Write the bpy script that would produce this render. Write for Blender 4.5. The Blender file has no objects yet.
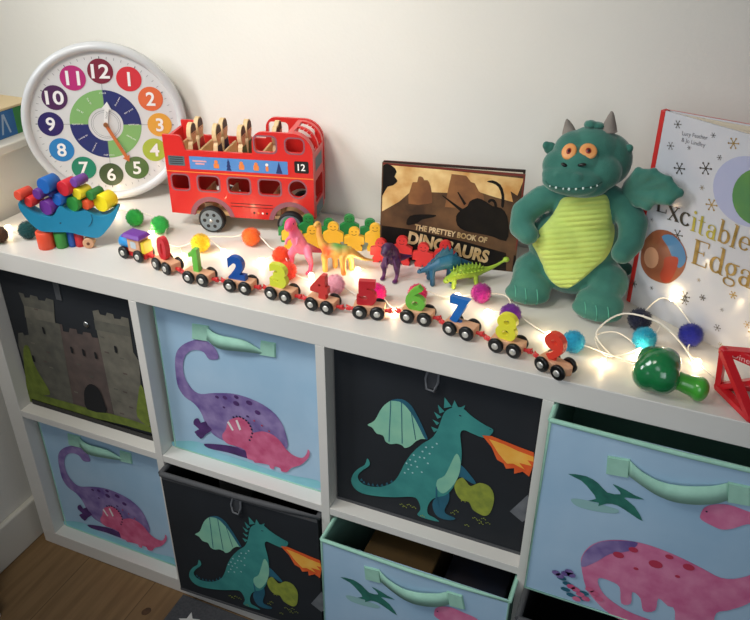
DATA = {   # outlines measured in metres on the face they lie on
 'pd_body': [(0.1217, 0.2355), (0.1035, 0.2306), (0.0951, 0.2418), (0.0822, 0.2438), (0.0682, 0.2388), (0.0552, 0.2267), (0.047, 0.2074), (0.0447, 0.1859), (0.049, 0.1681), (0.06, 0.1527), (0.0766, 0.1482), (0.1049, 0.1586), (0.146, 0.1691), (0.1817, 0.1684), (0.213, 0.1597), (0.2341, 0.143), (0.2453, 0.1181), (0.2475, 0.0788), (0.21, 0.0737), (0.1676, 0.0444), (0.1203, 0.0515), (0.1, 0.0563), (0.0883, 0.064), (0.0783, 0.0797), (0.071, 0.1051), (0.0579, 0.1217), (0.0396, 0.1309), (0.0283, 0.1494), (0.0269, 0.1775), (0.0303, 0.2099), (0.0392, 0.2327), (0.0565, 0.2505), (0.0816, 0.2648), (0.1015, 0.2672), (0.1167, 0.2593), (0.1236, 0.2459)],
 'pd_foot': [(0.0542, 0.0835), (0.0634, 0.0893), (0.0679, 0.0802), (0.0793, 0.0875), (0.0831, 0.079), (0.0912, 0.071), (0.0753, 0.0552), (0.0628, 0.0403), (0.0502, 0.0533), (0.0622, 0.0632), (0.0511, 0.0712)],
 'pd_ground': [(0.0686, 0.0298), (0.1052, 0.0404), (0.1404, 0.0459), (0.1743, 0.0444), (0.2009, 0.0404), (0.1934, 0.0294), (0.1591, 0.0261), (0.1176, 0.0259), (0.0783, 0.0221)],
 'pd_water': [(-0.0087, 0.009), (0.0543, 0.0297), (0.0958, 0.0201), (0.1584, 0.0181), (0.2325, 0.0146), (0.3059, 0.0241), (0.3059, 0.0056), (0.2314, -0.003), (0.1353, -0.0057), (0.0494, -0.0076), (-0.0103, -0.0117)],
 'pd_tri': [(0.1138, 0.0555), (0.1129, 0.0666), (0.1222, 0.0824), (0.1283, 0.1014), (0.1403, 0.1132), (0.1577, 0.1208), (0.1706, 0.116), (0.1774, 0.1036), (0.1798, 0.0934), (0.199, 0.1025), (0.2186, 0.1022), (0.2341, 0.0927), (0.2461, 0.0768), (0.2616, 0.0673), (0.2777, 0.0683), (0.2865, 0.0809), (0.2895, 0.0914), (0.293, 0.0853), (0.2886, 0.0706), (0.2737, 0.0505), (0.2535, 0.0358), (0.2449, 0.0236), (0.2329, 0.0209), (0.2306, 0.0278), (0.22, 0.0279), (0.2169, 0.0206), (0.2095, 0.0204), (0.2066, 0.0271), (0.1862, 0.0246), (0.1779, 0.0225), (0.1728, 0.0269), (0.1626, 0.0273), (0.1595, 0.0455), (0.1407, 0.0491), (0.1235, 0.0487)],
 'pd_frill': [(0.142, 0.1166), (0.149, 0.1202), (0.1558, 0.1216), (0.1623, 0.12), (0.168, 0.1174), (0.1723, 0.113), (0.1757, 0.1068), (0.1778, 0.1001), (0.1783, 0.0915), (0.1756, 0.0824), (0.1715, 0.0736)],
 'pd_horn': [(0.1268, 0.1002), (0.1306, 0.1043), (0.1396, 0.0865), (0.136, 0.0838)],
 'pd_horn2': [(0.1454, 0.1104), (0.1497, 0.1132), (0.1558, 0.0931), (0.1514, 0.0895)],
 'pd_spots': [(0.128, 0.1554), (0.1506, 0.1494), (0.1776, 0.1588), (0.1931, 0.1424), (0.1235, 0.1327), (0.1715, 0.1272), (0.1109, 0.1518), (0.152, 0.1639), (0.2143, 0.1333)],
 'pd_handle': [(0.0792, 0.2953), (0.1105, 0.2984), (0.105, 0.2694), (0.0753, 0.2665)],
 'pd_handle2': [(0.2127, 0.2946), (0.2381, 0.2966), (0.2364, 0.2709), (0.2088, 0.2682)],
 'pd_strap': [(0.1065, 0.2974), (0.1331, 0.2912), (0.1832, 0.2922), (0.2155, 0.275), (0.1808, 0.266), (0.1296, 0.2593), (0.1041, 0.2724)],
 'dr_wing': [(0.0583, 0.184), (0.0708, 0.1973), (0.0828, 0.226), (0.0977, 0.2445), (0.1154, 0.2525), (0.1304, 0.2438), (0.1429, 0.2233), (0.1524, 0.2052), (0.1608, 0.1893), (0.1503, 0.1844), (0.1416, 0.1764), (0.1329, 0.164), (0.1239, 0.1573), (0.1189, 0.1609), (0.1103, 0.1617), (0.1023, 0.1583), (0.0961, 0.157), (0.0898, 0.1602), (0.0853, 0.1705), (0.0741, 0.1713), (0.0665, 0.1807)],
 'dr_wingrim': [(0.0976, 0.2451), (0.1153, 0.2531), (0.1315, 0.2456), (0.1446, 0.2252), (0.1542, 0.2057), (0.1614, 0.1887), (0.1561, 0.1884), (0.1464, 0.2068), (0.1351, 0.2265), (0.1215, 0.2426), (0.1107, 0.247)],
 'dr_body': [(0.262, 0.2319), (0.2629, 0.2404), (0.2528, 0.244), (0.2396, 0.2493), (0.2269, 0.2562), (0.2152, 0.2647), (0.2041, 0.2647), (0.1932, 0.258), (0.1853, 0.2468), (0.1806, 0.2281), (0.1758, 0.2091), (0.1678, 0.1923), (0.1536, 0.1768), (0.1375, 0.153), (0.1248, 0.1261), (0.1161, 0.0999), (0.1039, 0.0759), (0.0815, 0.0581), (0.0566, 0.0521), (0.0433, 0.0578), (0.0407, 0.069), (0.0487, 0.083), (0.0605, 0.0967), (0.0624, 0.1067), (0.0578, 0.1129), (0.0533, 0.0973), (0.0421, 0.0855), (0.0321, 0.0699), (0.0279, 0.0522), (0.0338, 0.038), (0.0486, 0.0311), (0.0752, 0.0345), (0.1078, 0.0443), (0.1407, 0.0576), (0.151, 0.0519), (0.1555, 0.0349), (0.1503, 0.0206), (0.1632, 0.0174), (0.189, 0.0195), (0.1799, 0.0257), (0.169, 0.0296), (0.1677, 0.0454), (0.1743, 0.0639), (0.1855, 0.0745), (0.1973, 0.0829), (0.2083, 0.1025), (0.2135, 0.1234), (0.2179, 0.1474), (0.2183, 0.1767), (0.2158, 0.1973), (0.2134, 0.2163), (0.2179, 0.2247), (0.2276, 0.2236), (0.2407, 0.2209), (0.2535, 0.2209)],
 'dr_farleg': [(0.1768, 0.0633), (0.1999, 0.0916), (0.2033, 0.0734), (0.1972, 0.0512), (0.2002, 0.0419), (0.2164, 0.0386), (0.2095, 0.031), (0.191, 0.0285), (0.1793, 0.0385)],
 'dr_arm': [(0.2111, 0.1524), (0.2198, 0.1539), (0.2354, 0.1388), (0.2451, 0.1259), (0.2383, 0.1234), (0.2214, 0.13), (0.2069, 0.1248)],
 'dr_belly': [(0.2097, 0.1753), (0.2167, 0.1653), (0.218, 0.1459), (0.2146, 0.1253), (0.2064, 0.1041), (0.1929, 0.0851), (0.1816, 0.0926), (0.1819, 0.1104), (0.1933, 0.1237), (0.2013, 0.149)],
 'dr_sp0': [(0.1848, 0.2568), (0.1848, 0.277), (0.1969, 0.2632)],
 'dr_sp1': [(0.1786, 0.2447), (0.1749, 0.2606), (0.1863, 0.2505)],
 'dr_sp2': [(0.1969, 0.2618), (0.2006, 0.2763), (0.2069, 0.2648)],
 'dr_sp3': [(0.208, 0.2638), (0.2175, 0.272), (0.2154, 0.2627)],
 'dr_sp4': [(0.1757, 0.2335), (0.1694, 0.2453), (0.1818, 0.2388)],
 'dr_sp5': [(0.1752, 0.2208), (0.1678, 0.2297), (0.1795, 0.2264)],
 'dr_sp6': [(0.1713, 0.2055), (0.1661, 0.2152), (0.1779, 0.2133)],
 'dr_tailsp': [(0.0473, 0.0593), (0.052, 0.0553), (0.0606, 0.0544), (0.0685, 0.0557), (0.077, 0.0572), (0.0854, 0.0611), (0.0944, 0.0676), (0.1026, 0.0754)],
 'dr_dots': [(0.1279, 0.1271), (0.1338, 0.1367), (0.1395, 0.1485), (0.136, 0.1262), (0.143, 0.1362), (0.1499, 0.1475), (0.1313, 0.1154), (0.1542, 0.1609), (0.1598, 0.1715), (0.1464, 0.126), (0.1577, 0.1487), (0.1662, 0.1605), (0.1254, 0.1056), (0.1389, 0.1104), (0.1703, 0.1751), (0.1642, 0.1397), (0.177, 0.1845), (0.1547, 0.1175)],
 'dr_fire': [(0.2477, 0.2246), (0.2624, 0.2279), (0.2818, 0.2247), (0.3039, 0.221), (0.3273, 0.2179), (0.3301, 0.1974), (0.3256, 0.1697), (0.3151, 0.1759), (0.3028, 0.1672), (0.3017, 0.1783), (0.2895, 0.1726), (0.2848, 0.1817), (0.2744, 0.1852), (0.2642, 0.2064)],
 'dr_flame': [(0.259, 0.2214), (0.2824, 0.2187), (0.3047, 0.213), (0.3282, 0.2099), (0.3292, 0.2006), (0.3195, 0.2007), (0.3276, 0.1916), (0.3081, 0.1912), (0.3178, 0.1812), (0.2992, 0.1867), (0.2901, 0.1835), (0.2761, 0.1978)],
 'dr_bush': [(0.2106, 0.1133), (0.2214, 0.1293), (0.2288, 0.1244), (0.237, 0.1169), (0.2507, 0.1286), (0.2652, 0.128), (0.2743, 0.1156), (0.2765, 0.0974), (0.2727, 0.0728), (0.2647, 0.0626), (0.2527, 0.0641), (0.2434, 0.0692), (0.2365, 0.0821), (0.2246, 0.0815), (0.2142, 0.0931)],
 'dr_rock': [(0.3034, 0.0871), (0.3275, 0.1318), (0.3335, 0.108), (0.3348, 0.0857), (0.3249, 0.0724)],
 'dr_flowers': [(0.1223, 0.0327), (0.1275, 0.0298), (0.135, 0.0368), (0.144, 0.0346), (0.1598, 0.0211), (0.2116, 0.048), (0.2172, 0.055), (0.2276, 0.0811), (0.2371, 0.0307), (0.2489, 0.0515), (0.2569, 0.0491), (0.2635, 0.0558), (0.2712, 0.0493), (0.2603, 0.0441)],
 'dr_tab': [(0.1492, 0.3141), (0.1732, 0.3156), (0.168, 0.2734), (0.1475, 0.2714)],
 'pt_bird': [(0.0347, 0.2455), (0.0583, 0.2499), (0.0758, 0.2434), (0.0895, 0.2315), (0.1068, 0.2346), (0.1016, 0.2421), (0.0942, 0.2488), (0.1119, 0.2446), (0.1239, 0.2397), (0.1374, 0.2367), (0.1202, 0.2329), (0.1124, 0.2299), (0.1272, 0.2205), (0.1422, 0.1987), (0.1248, 0.2058), (0.1062, 0.2138), (0.0925, 0.212), (0.0818, 0.203), (0.0819, 0.2093), (0.0674, 0.208), (0.077, 0.2151), (0.0682, 0.227), (0.0532, 0.24)],
 'pt_shadow': [(0.0446, 0.2021), (0.0619, 0.2073), (0.0923, 0.2071), (0.1084, 0.2063), (0.1062, 0.1985), (0.0794, 0.1922), (0.0537, 0.1921)],
 'pt_body': [(0.0753, 0.083), (0.0742, 0.102), (0.0816, 0.1243), (0.0972, 0.1421), (0.121, 0.1536), (0.1453, 0.1587), (0.1701, 0.1583), (0.2002, 0.1532), (0.2307, 0.1448), (0.2558, 0.1379), (0.2769, 0.1476), (0.2945, 0.1699), (0.2997, 0.2035), (0.291, 0.2301), (0.2772, 0.2423), (0.2641, 0.2423), (0.2495, 0.2284), (0.2374, 0.2221), (0.2256, 0.224), (0.2107, 0.2295), (0.2084, 0.238), (0.2108, 0.2509), (0.2202, 0.2597), (0.2367, 0.2655), (0.2592, 0.2632), (0.2818, 0.2592), (0.3032, 0.2385), (0.3147, 0.21), (0.3169, 0.1694), (0.3111, 0.1381), (0.296, 0.1049), (0.2774, 0.0828), (0.2639, 0.0699), (0.2652, 0.0389), (0.2602, 0.0035), (0.2419, 0.0187), (0.2434, -0.0138), (0.2271, -0.0226), (0.2132, 0.0487), (0.2019, 0.0551), (0.1875, 0.064), (0.188, 0.0387), (0.173, 0.0297), (0.1647, 0.0531), (0.152, 0.0606), (0.154, 0.0366), (0.1411, 0.0312), (0.1339, 0.0624), (0.1191, 0.069), (0.1042, 0.0685), (0.1039, 0.0564), (0.1159, 0.0378), (0.1368, 0.025), (0.1593, 0.0179), (0.1964, 0.0159), (0.222, 0.0167), (0.2195, 0.003), (0.1896, -0.0042), (0.158, -0.0061), (0.1297, 0.0015), (0.1064, 0.0185), (0.0883, 0.0411)],
 'pt_wash': [(0.0768, 0.0798), (0.0752, 0.1025), (0.0827, 0.124), (0.0973, 0.1414), (0.1211, 0.1529), (0.143, 0.1577), (0.1338, 0.1376), (0.1108, 0.1217), (0.0958, 0.0999)],
 'pt_spots': [(0.1221, 0.1251), (0.1395, 0.143), (0.1721, 0.1283), (0.1864, 0.1493), (0.2133, 0.1407), (0.1489, 0.1089), (0.2033, 0.1176)],
 'pt_flw': [(0.0426, 0.0525), (0.0486, 0.0487), (0.0559, 0.0569), (0.0606, 0.063), (0.0646, 0.0576), (0.0673, 0.0337), (0.0749, 0.0307), (0.0825, 0.0236), (0.094, 0.0396), (0.1017, 0.0351), (0.0916, 0.018), (0.0786, 0.0117), (0.1095, 0.0266)],
 'pt_stem': [(0.0519, 0.0446), (0.0613, 0.0366), (0.0602, 0.0238), (0.0697, 0.0158), (0.0864, 0.0155), (0.0874, 0.0283)],
 'pt_handleL': [(0.0818, 0.293), (0.1081, 0.2963), (0.1109, 0.2681), (0.0843, 0.2652)],
 'pt_strap': [(0.1081, 0.2963), (0.1331, 0.2826), (0.1616, 0.2793), (0.1922, 0.286), (0.217, 0.295), (0.2289, 0.3006), (0.2354, 0.2714), (0.2155, 0.2605), (0.1809, 0.2513), (0.1478, 0.2533), (0.1109, 0.2681)],
 'pt_handleR': [(0.2289, 0.3006), (0.2524, 0.3018), (0.2589, 0.274), (0.2346, 0.2711)],
 'pt_hdark': [(0.112, 0.2957), (0.137, 0.2866), (0.1646, 0.2875), (0.191, 0.2919), (0.2125, 0.2953), (0.1922, 0.286), (0.1616, 0.2793), (0.1331, 0.2826)],
 'ca_ltow': [(0.044, 0.2718), (0.056, 0.2718), (0.0565, 0.2633), (0.0693, 0.2661), (0.0726, 0.2728), (0.0888, 0.2724), (0.0905, 0.2656), (0.1064, 0.2672), (0.1113, 0.2748), (0.1276, 0.2733), (0.1194, 0.2224), (0.129, 0.2227), (0.1221, 0.122), (0.1152, 0.0152), (0.0465, 0.0101), (-0.0007, 0.0158), (0.0075, 0.1058), (0.0054, 0.1418), (0.0134, 0.1739), (0.0273, 0.1787), (0.0284, 0.1719), (0.0416, 0.1773), (0.0491, 0.243)],
 'ca_mid': [(0.1194, 0.2224), (0.1349, 0.2228), (0.134, 0.2077), (0.148, 0.2084), (0.1521, 0.2189), (0.1682, 0.2201), (0.1689, 0.2109), (0.1806, 0.2117), (0.1836, 0.2185), (0.2011, 0.2201), (0.2033, 0.2113), (0.2165, 0.2133), (0.2187, 0.1412), (0.2162, 0.0346), (0.159, 0.0209), (0.112, 0.0181), (0.1099, 0.1187)],
 'ca_rtow': [(0.2176, 0.2718), (0.2319, 0.277), (0.234, 0.2679), (0.2464, 0.2683), (0.2507, 0.2757), (0.2642, 0.2756), (0.2652, 0.2669), (0.2796, 0.2685), (0.2829, 0.2749), (0.2975, 0.2746), (0.2947, 0.2025), (0.3044, 0.185), (0.2963, 0.1135), (0.3017, 0.0312), (0.2648, 0.0271), (0.2175, 0.0297), (0.2181, 0.155)],
 'ca_ltop': [(0.0495, 0.2444), (0.1228, 0.2466), (0.1194, 0.2224), (0.0447, 0.2176)],
 'ca_rtop': [(0.2167, 0.2522), (0.2968, 0.2566), (0.2955, 0.2356), (0.2164, 0.2319)],
 'ca_door': [(0.1511, 0.03), (0.1503, 0.0563), (0.1549, 0.0763), (0.1663, 0.0928), (0.1781, 0.0991), (0.1918, 0.0943), (0.1978, 0.0777), (0.2007, 0.0562), (0.1985, 0.0352)],
 'ca_slits': [(0.0855, 0.1986), (0.1465, 0.1696), (0.1748, 0.1713), (0.2038, 0.172), (0.2555, 0.199), (0.0389, 0.1215)],
 'ca_grass': [(-0.0042, 0.0265), (0.0359, 0.0304), (0.0998, 0.0322), (0.1618, 0.0332), (0.2375, 0.0374), (0.307, 0.0329), (0.3069, 0.0201), (0.2335, 0.0172), (0.1174, 0.0081), (-0.0044, 0.0028)],
 'ca_tree': [(0.0168, 0.1375), (0.0334, 0.149), (0.035, 0.1131), (0.0431, 0.0857), (0.0598, 0.045), (0.0446, 0.0329), (-0.0013, 0.0195), (0.0018, 0.0667)],
 'ca_tree2': [(0.2997, 0.1321), (0.2862, 0.0963), (0.2762, 0.0494), (0.3039, 0.0356), (0.308, 0.0883)],
 'ca_bricks': [(0.0538, 0.2067), (0.0668, 0.1717), (0.0832, 0.1475), (0.0811, 0.1109), (0.0895, 0.0837), (0.0687, 0.1221), (0.0482, 0.1599), (0.0705, 0.0405), (0.2318, 0.1862), (0.2354, 0.1527), (0.2659, 0.1815), (0.2661, 0.1472), (0.2795, 0.1439), (0.2361, 0.1033), (0.2574, 0.1023), (0.2923, 0.1749), (0.2376, 0.0746), (0.2653, 0.0682), (0.1312, 0.0657), (0.1805, 0.1164), (0.2068, 0.1021), (0.2597, 0.2201), (0.2282, 0.2189), (0.0791, 0.2432), (0.1019, 0.2451), (0.156, 0.1383), (0.2391, 0.0454), (0.2772, 0.0936), (0.0917, 0.0467)],
 'ca_button': [(0.1951, 0.2373)],
 'bk_sky': [(-0.0006, 0.1668), (0.0207, 0.1663), (0.0233, 0.1464), (0.0163, 0.1262), (0.0034, 0.0992), (0.0424, 0.1089), (0.0489, 0.137), (0.0616, 0.1517), (0.0771, 0.1473), (0.0843, 0.1207), (0.1073, 0.1209), (0.116, 0.1602), (0.1422, 0.1587), (0.1627, 0.1357), (0.1855, 0.1301), (0.2002, 0.1122), (0.2064, 0.1435), (0.1906, 0.1554), (0.2381, 0.154), (0.2385, 0.1671), (0.1119, 0.1656)],
 'bk_rock1': [(0.0465, 0.1033), (0.0498, 0.1332), (0.0525, 0.1412), (0.0594, 0.1418), (0.0612, 0.1513), (0.0681, 0.1511), (0.0714, 0.146), (0.0771, 0.1465), (0.0827, 0.1362), (0.0867, 0.113), (0.0813, 0.1066)],
 'bk_rock2': [(0.1084, 0.1033), (0.112, 0.1349), (0.116, 0.1606), (0.1403, 0.1597), (0.1485, 0.1498), (0.155, 0.1484), (0.1627, 0.1357), (0.1706, 0.1307), (0.1736, 0.1174), (0.1616, 0.1045)],
 'bk_tree': [(-0.001, 0.1656), (0.0168, 0.1652), (0.0241, 0.1562), (0.0206, 0.1481), (0.0263, 0.1408), (0.018, 0.1323), (0.0095, 0.1295), (0.0029, 0.1171), (0.0001, 0.1168)],
 'bk_beast': [(0.1316, 0.0736), (0.1285, 0.0894), (0.1354, 0.1), (0.1461, 0.1089), (0.1492, 0.117), (0.1618, 0.124), (0.1753, 0.1195), (0.1871, 0.1128), (0.2022, 0.1104), (0.2128, 0.0977), (0.2177, 0.0745), (0.2152, 0.0542), (0.1919, 0.0598), (0.165, 0.063), (0.1457, 0.065)],
 'bk_horn1': [(0.1026, 0.1224), (0.1041, 0.1233), (0.139, 0.1023), (0.1355, 0.098)],
 'bk_horn2': [(0.1275, 0.1305), (0.1293, 0.1315), (0.1439, 0.1126), (0.1404, 0.1095)],
 'bk_horn3': [(0.179, 0.1198), (0.1816, 0.124), (0.1879, 0.1246), (0.1932, 0.1193), (0.1949, 0.1097), (0.191, 0.1105), (0.1889, 0.1181), (0.1846, 0.1204), (0.1815, 0.1174)],
 'bk_arch': [(0.1742, 0.1528), (0.1832, 0.1559), (0.1966, 0.1502), (0.2044, 0.1338), (0.2057, 0.1127), (0.2011, 0.1142), (0.2002, 0.1315), (0.1933, 0.1461), (0.1836, 0.151)],
 'bk_rex': [(0.0441, 0.0688), (0.0495, 0.0815), (0.0669, 0.0864), (0.094, 0.0879), (0.0904, 0.0835), (0.0712, 0.0776), (0.0637, 0.0708), (0.0483, 0.0651)],
 'bk_trunk': [(0.2369, 0.1651), (0.2391, 0.1683), (0.2301, 0.0004), (0.2206, -0.0007), (0.216, 0.0462), (0.2248, 0.1068), (0.214, 0.1404), (0.2257, 0.1339)],
 'bk_t1': [(0.0593, 0.058), (0.1836, 0.0467)],
 'bk_t2': [(0.0536, 0.0347), (0.1899, 0.0186)],
 'bk_t1top': [(0.0599, 0.0691), (0.1837, 0.0581)],
 'bk_glare': [(0.0523, 0.105)],
 'bk_urs': [(0.1509, 0.0225), (0.1455, 0.0426), (0.1879, 0.0411), (0.1902, 0.0153)],
 'wb_spineR': [(0.0075, 0.3057), (0.0046, 0.2181)],
 'wb_flk1': [(0.0302, 0.2939), (0.0254, 0.2623), (0.0463, 0.2356), (0.0857, 0.2476), (0.1165, 0.2908), (0.086, 0.2934), (0.0546, 0.2675), (0.1018, 0.2674), (0.0866, 0.2202)],
 'wb_auth': [(0.0397, 0.2833), (0.079, 0.2871), (0.0407, 0.2745), (0.0778, 0.2768)],
 'wb_circ': [(0.1027, 0.2312), (0.1071, 0.253), (0.1176, 0.2683), (0.1334, 0.2794), (0.1489, 0.2722), (0.1306, 0.2176)],
 'wb_exc': [(0.0235, 0.1618), (0.1681, 0.1644), (0.022, 0.1683)],
 'wb_letters': [(0.0324, 0.1641), (0.052, 0.1596), (0.0752, 0.1612), (0.0888, 0.1582), (0.1001, 0.1571), (0.1169, 0.1582), (0.1346, 0.1597), (0.15, 0.1579), (0.1639, 0.1608)],
 'wb_lettop': [(0.0314, 0.1757), (0.0505, 0.1796), (0.0724, 0.182), (0.0871, 0.1933), (0.0978, 0.1844), (0.1128, 0.1806), (0.1307, 0.1963), (0.1462, 0.193), (0.1601, 0.1802)],
 'wb_edg': [(0.0949, 0.1118), (0.121, 0.1187), (0.1383, 0.1177), (0.1555, 0.1156), (0.172, 0.1147), (0.1853, 0.1166)],
 'wb_edgtop': [(0.0941, 0.1484), (0.1358, 0.1549)],
 'wb_oval': [(0.0115, 0.0796), (0.0109, 0.1064), (0.0238, 0.1305), (0.0409, 0.1399), (0.0596, 0.14), (0.0791, 0.128), (0.0874, 0.1115), (0.0862, 0.0908), (0.0753, 0.0712), (0.062, 0.0598), (0.0365, 0.0568), (0.0197, 0.0648)],
 'wb_oblue': [(0.0402, 0.1291), (0.057, 0.1376), (0.0777, 0.1274), (0.0867, 0.1083), (0.078, 0.0931), (0.0645, 0.1048), (0.0537, 0.1177)],
 'wb_ohair': [(0.0115, 0.0796), (0.0119, 0.1068), (0.0253, 0.1239), (0.0465, 0.1292), (0.0537, 0.1177), (0.0512, 0.108), (0.0239, 0.0998), (0.0198, 0.0801), (0.0316, 0.0639), (0.0586, 0.0607), (0.0365, 0.0568), (0.0197, 0.0648)],
 'wb_odress': [(0.053, 0.1), (0.073, 0.1083), (0.0752, 0.0919), (0.0695, 0.0686), (0.0586, 0.0607), (0.0502, 0.069), (0.0531, 0.0853)],
 'wb_oface': [(0.0165, 0.0878), (0.0206, 0.0999), (0.0365, 0.102), (0.0492, 0.0955), (0.0537, 0.0825), (0.0517, 0.0697), (0.0371, 0.0693), (0.0241, 0.0758)],
 'wb_flk2': [(0.0649, 0.1407), (0.0176, 0.1474), (0.1132, 0.0888), (0.0078, 0.0345), (0.0977, 0.0547), (0.1251, 0.0661), (0.1061, 0.2018), (0.0403, 0.0422), (0.0863, 0.1139), (0.1674, 0.0904)],
 'wb_flk3': [(0.0986, 0.0481), (0.125, 0.0651), (0.1578, 0.0316), (0.0406, 0.0424), (0.1577, 0.0612), (0.1683, 0.0899), (0.198, 0.0576), (0.1688, 0.0089), (0.0077, 0.0358)],
 'boat': [(-0.0614, 0.0922), (-0.0522, 0.0838), (-0.0402, 0.0726), (-0.0271, 0.0655), (-0.0127, 0.0643), (-0.0051, 0.0705), (0.0022, 0.0806), (0.0089, 0.0822), (0.0133, 0.0778), (0.0212, 0.0732), (0.0296, 0.0713), (0.0387, 0.0725), (0.0461, 0.0732), (0.0555, 0.0678), (0.0635, 0.0626), (0.0751, 0.0611), (0.0879, 0.0664), (0.0986, 0.0742), (0.1008, 0.0692), (0.0916, 0.053), (0.0785, 0.0369), (0.0593, 0.0209), (0.0333, 0.0262), (0.0108, 0.0334), (-0.0185, 0.0354), (-0.0356, 0.0382), (-0.0454, 0.0476), (-0.0542, 0.0612), (-0.0619, 0.0794)],
}
CAM = [1.185068, -0.873876, 1.360079, -0.392385, 0.52771, 0.007325]
import bpy, bmesh, math, random
from mathutils import Vector, Matrix, noise
from mathutils.geometry import tessellate_polygon
from mathutils.bvhtree import BVHTree
random.seed(7)
SC = bpy.context.scene
COL = SC.collection
PI = math.pi

# ------------------------------------------------------------------ materials
def lin(c):
    if isinstance(c, str):
        c = c.lstrip('#'); c = [int(c[i:i+2], 16) / 255 for i in (0, 2, 4)]
    return tuple(x / 12.92 if x <= .04045 else ((x + .055) / 1.055) ** 2.4 for x in c) + (1,)

MC = {}
def mat(name, c1, c2=None, rough=.5, nscale=30, bump=0, bscale=200, metal=0, sheen=0, coat=0, emit=0, spec=.5,
        trans=0, sss=0, contrast=(.35, .65), detail=4, dist=.01):
    if name in MC: return MC[name]
    m = bpy.data.materials.new(name); m.use_nodes = True
    nt = m.node_tree; b = nt.nodes['Principled BSDF']
    b.inputs['Base Color'].default_value = lin(c1)
    b.inputs['Roughness'].default_value = rough; b.inputs['Metallic'].default_value = metal
    b.inputs['Specular IOR Level'].default_value = spec
    b.inputs['Sheen Weight'].default_value = sheen; b.inputs['Sheen Roughness'].default_value = .4
    b.inputs['Coat Weight'].default_value = coat; b.inputs['Coat Roughness'].default_value = .08
    b.inputs['Transmission Weight'].default_value = trans
    b.inputs['Subsurface Weight'].default_value = sss; b.inputs['Subsurface Scale'].default_value = .01
    if emit:
        b.inputs['Emission Color'].default_value = lin(c1); b.inputs['Emission Strength'].default_value = emit
    tc = nt.nodes.new('ShaderNodeTexCoord')
    if c2:
        n = nt.nodes.new('ShaderNodeTexNoise'); n.inputs['Scale'].default_value = nscale; n.inputs['Detail'].default_value = detail
        r = nt.nodes.new('ShaderNodeValToRGB')
        r.color_ramp.elements[0].position = contrast[0]; r.color_ramp.elements[1].position = contrast[1]
        r.color_ramp.elements[0].color = lin(c1); r.color_ramp.elements[1].color = lin(c2)
        nt.links.new(tc.outputs['Object'], n.inputs['Vector']); nt.links.new(n.outputs['Fac'], r.inputs['Fac'])
        nt.links.new(r.outputs['Color'], b.inputs['Base Color'])
    if bump:
        n = nt.nodes.new('ShaderNodeTexNoise'); n.inputs['Scale'].default_value = bscale; n.inputs['Detail'].default_value = 3
        bp = nt.nodes.new('ShaderNodeBump'); bp.inputs['Strength'].default_value = bump; bp.inputs['Distance'].default_value = dist
        nt.links.new(tc.outputs['Object'], n.inputs['Vector']); nt.links.new(n.outputs['Fac'], bp.inputs['Height'])
        nt.links.new(bp.outputs['Normal'], b.inputs['Normal'])
    MC[name] = m
    return m

def plastic(name, c, rough=.35): return mat(name, c, rough=rough, coat=.15)
def painted(name, c): return mat(name, c, rough=.45, bump=.05, bscale=120)

# ------------------------------------------------------------------ mesh builder
def frame(o, x, y):
    x = Vector(x).normalized(); y = Vector(y).normalized(); z = x.cross(y)
    return Matrix(((x[0], y[0], z[0], o[0]), (x[1], y[1], z[1], o[1]), (x[2], y[2], z[2], o[2]), (0, 0, 0, 1)))
def FR(y=0, x0=0, z0=0): return frame((x0, y, z0), (1, 0, 0), (0, 0, 1))   # upright sheet facing -Y

def catmull(p, closed=True, n=4):
    p = [Vector(q) for q in p]; N = len(p); out = []
    for i in range(N if closed else N - 1):
        a, b, c, d = (p[(i+k) % N] if closed else p[min(max(i+k, 0), N-1)] for k in (-1, 0, 1, 2))
        for j in range(n):
            t = j / n
            out.append(.5 * ((2*b) + (c-a)*t + (2*a-5*b+4*c-d)*t*t + (3*b-a-3*c+d)*t*t*t))
    if not closed: out.append(p[-1])
    return out

def circ(cx, cy, rx, ry=None, n=24, a0=0):
    ry = rx if ry is None else ry
    return [(cx + rx*math.cos(a0+2*PI*i/n), cy + ry*math.sin(a0+2*PI*i/n)) for i in range(n)]
def rrect(x0, y0, x1, y1, r, n=5):
    out = []
    for cx, cy, a in ((x1-r, y1-r, 0), (x0+r, y1-r, PI/2), (x0+r, y0+r, PI), (x1-r, y0+r, 1.5*PI)):
        out += [(cx + r*math.cos(a+PI/2*i/n), cy + r*math.sin(a+PI/2*i/n)) for i in range(n+1)]
    return out

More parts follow.
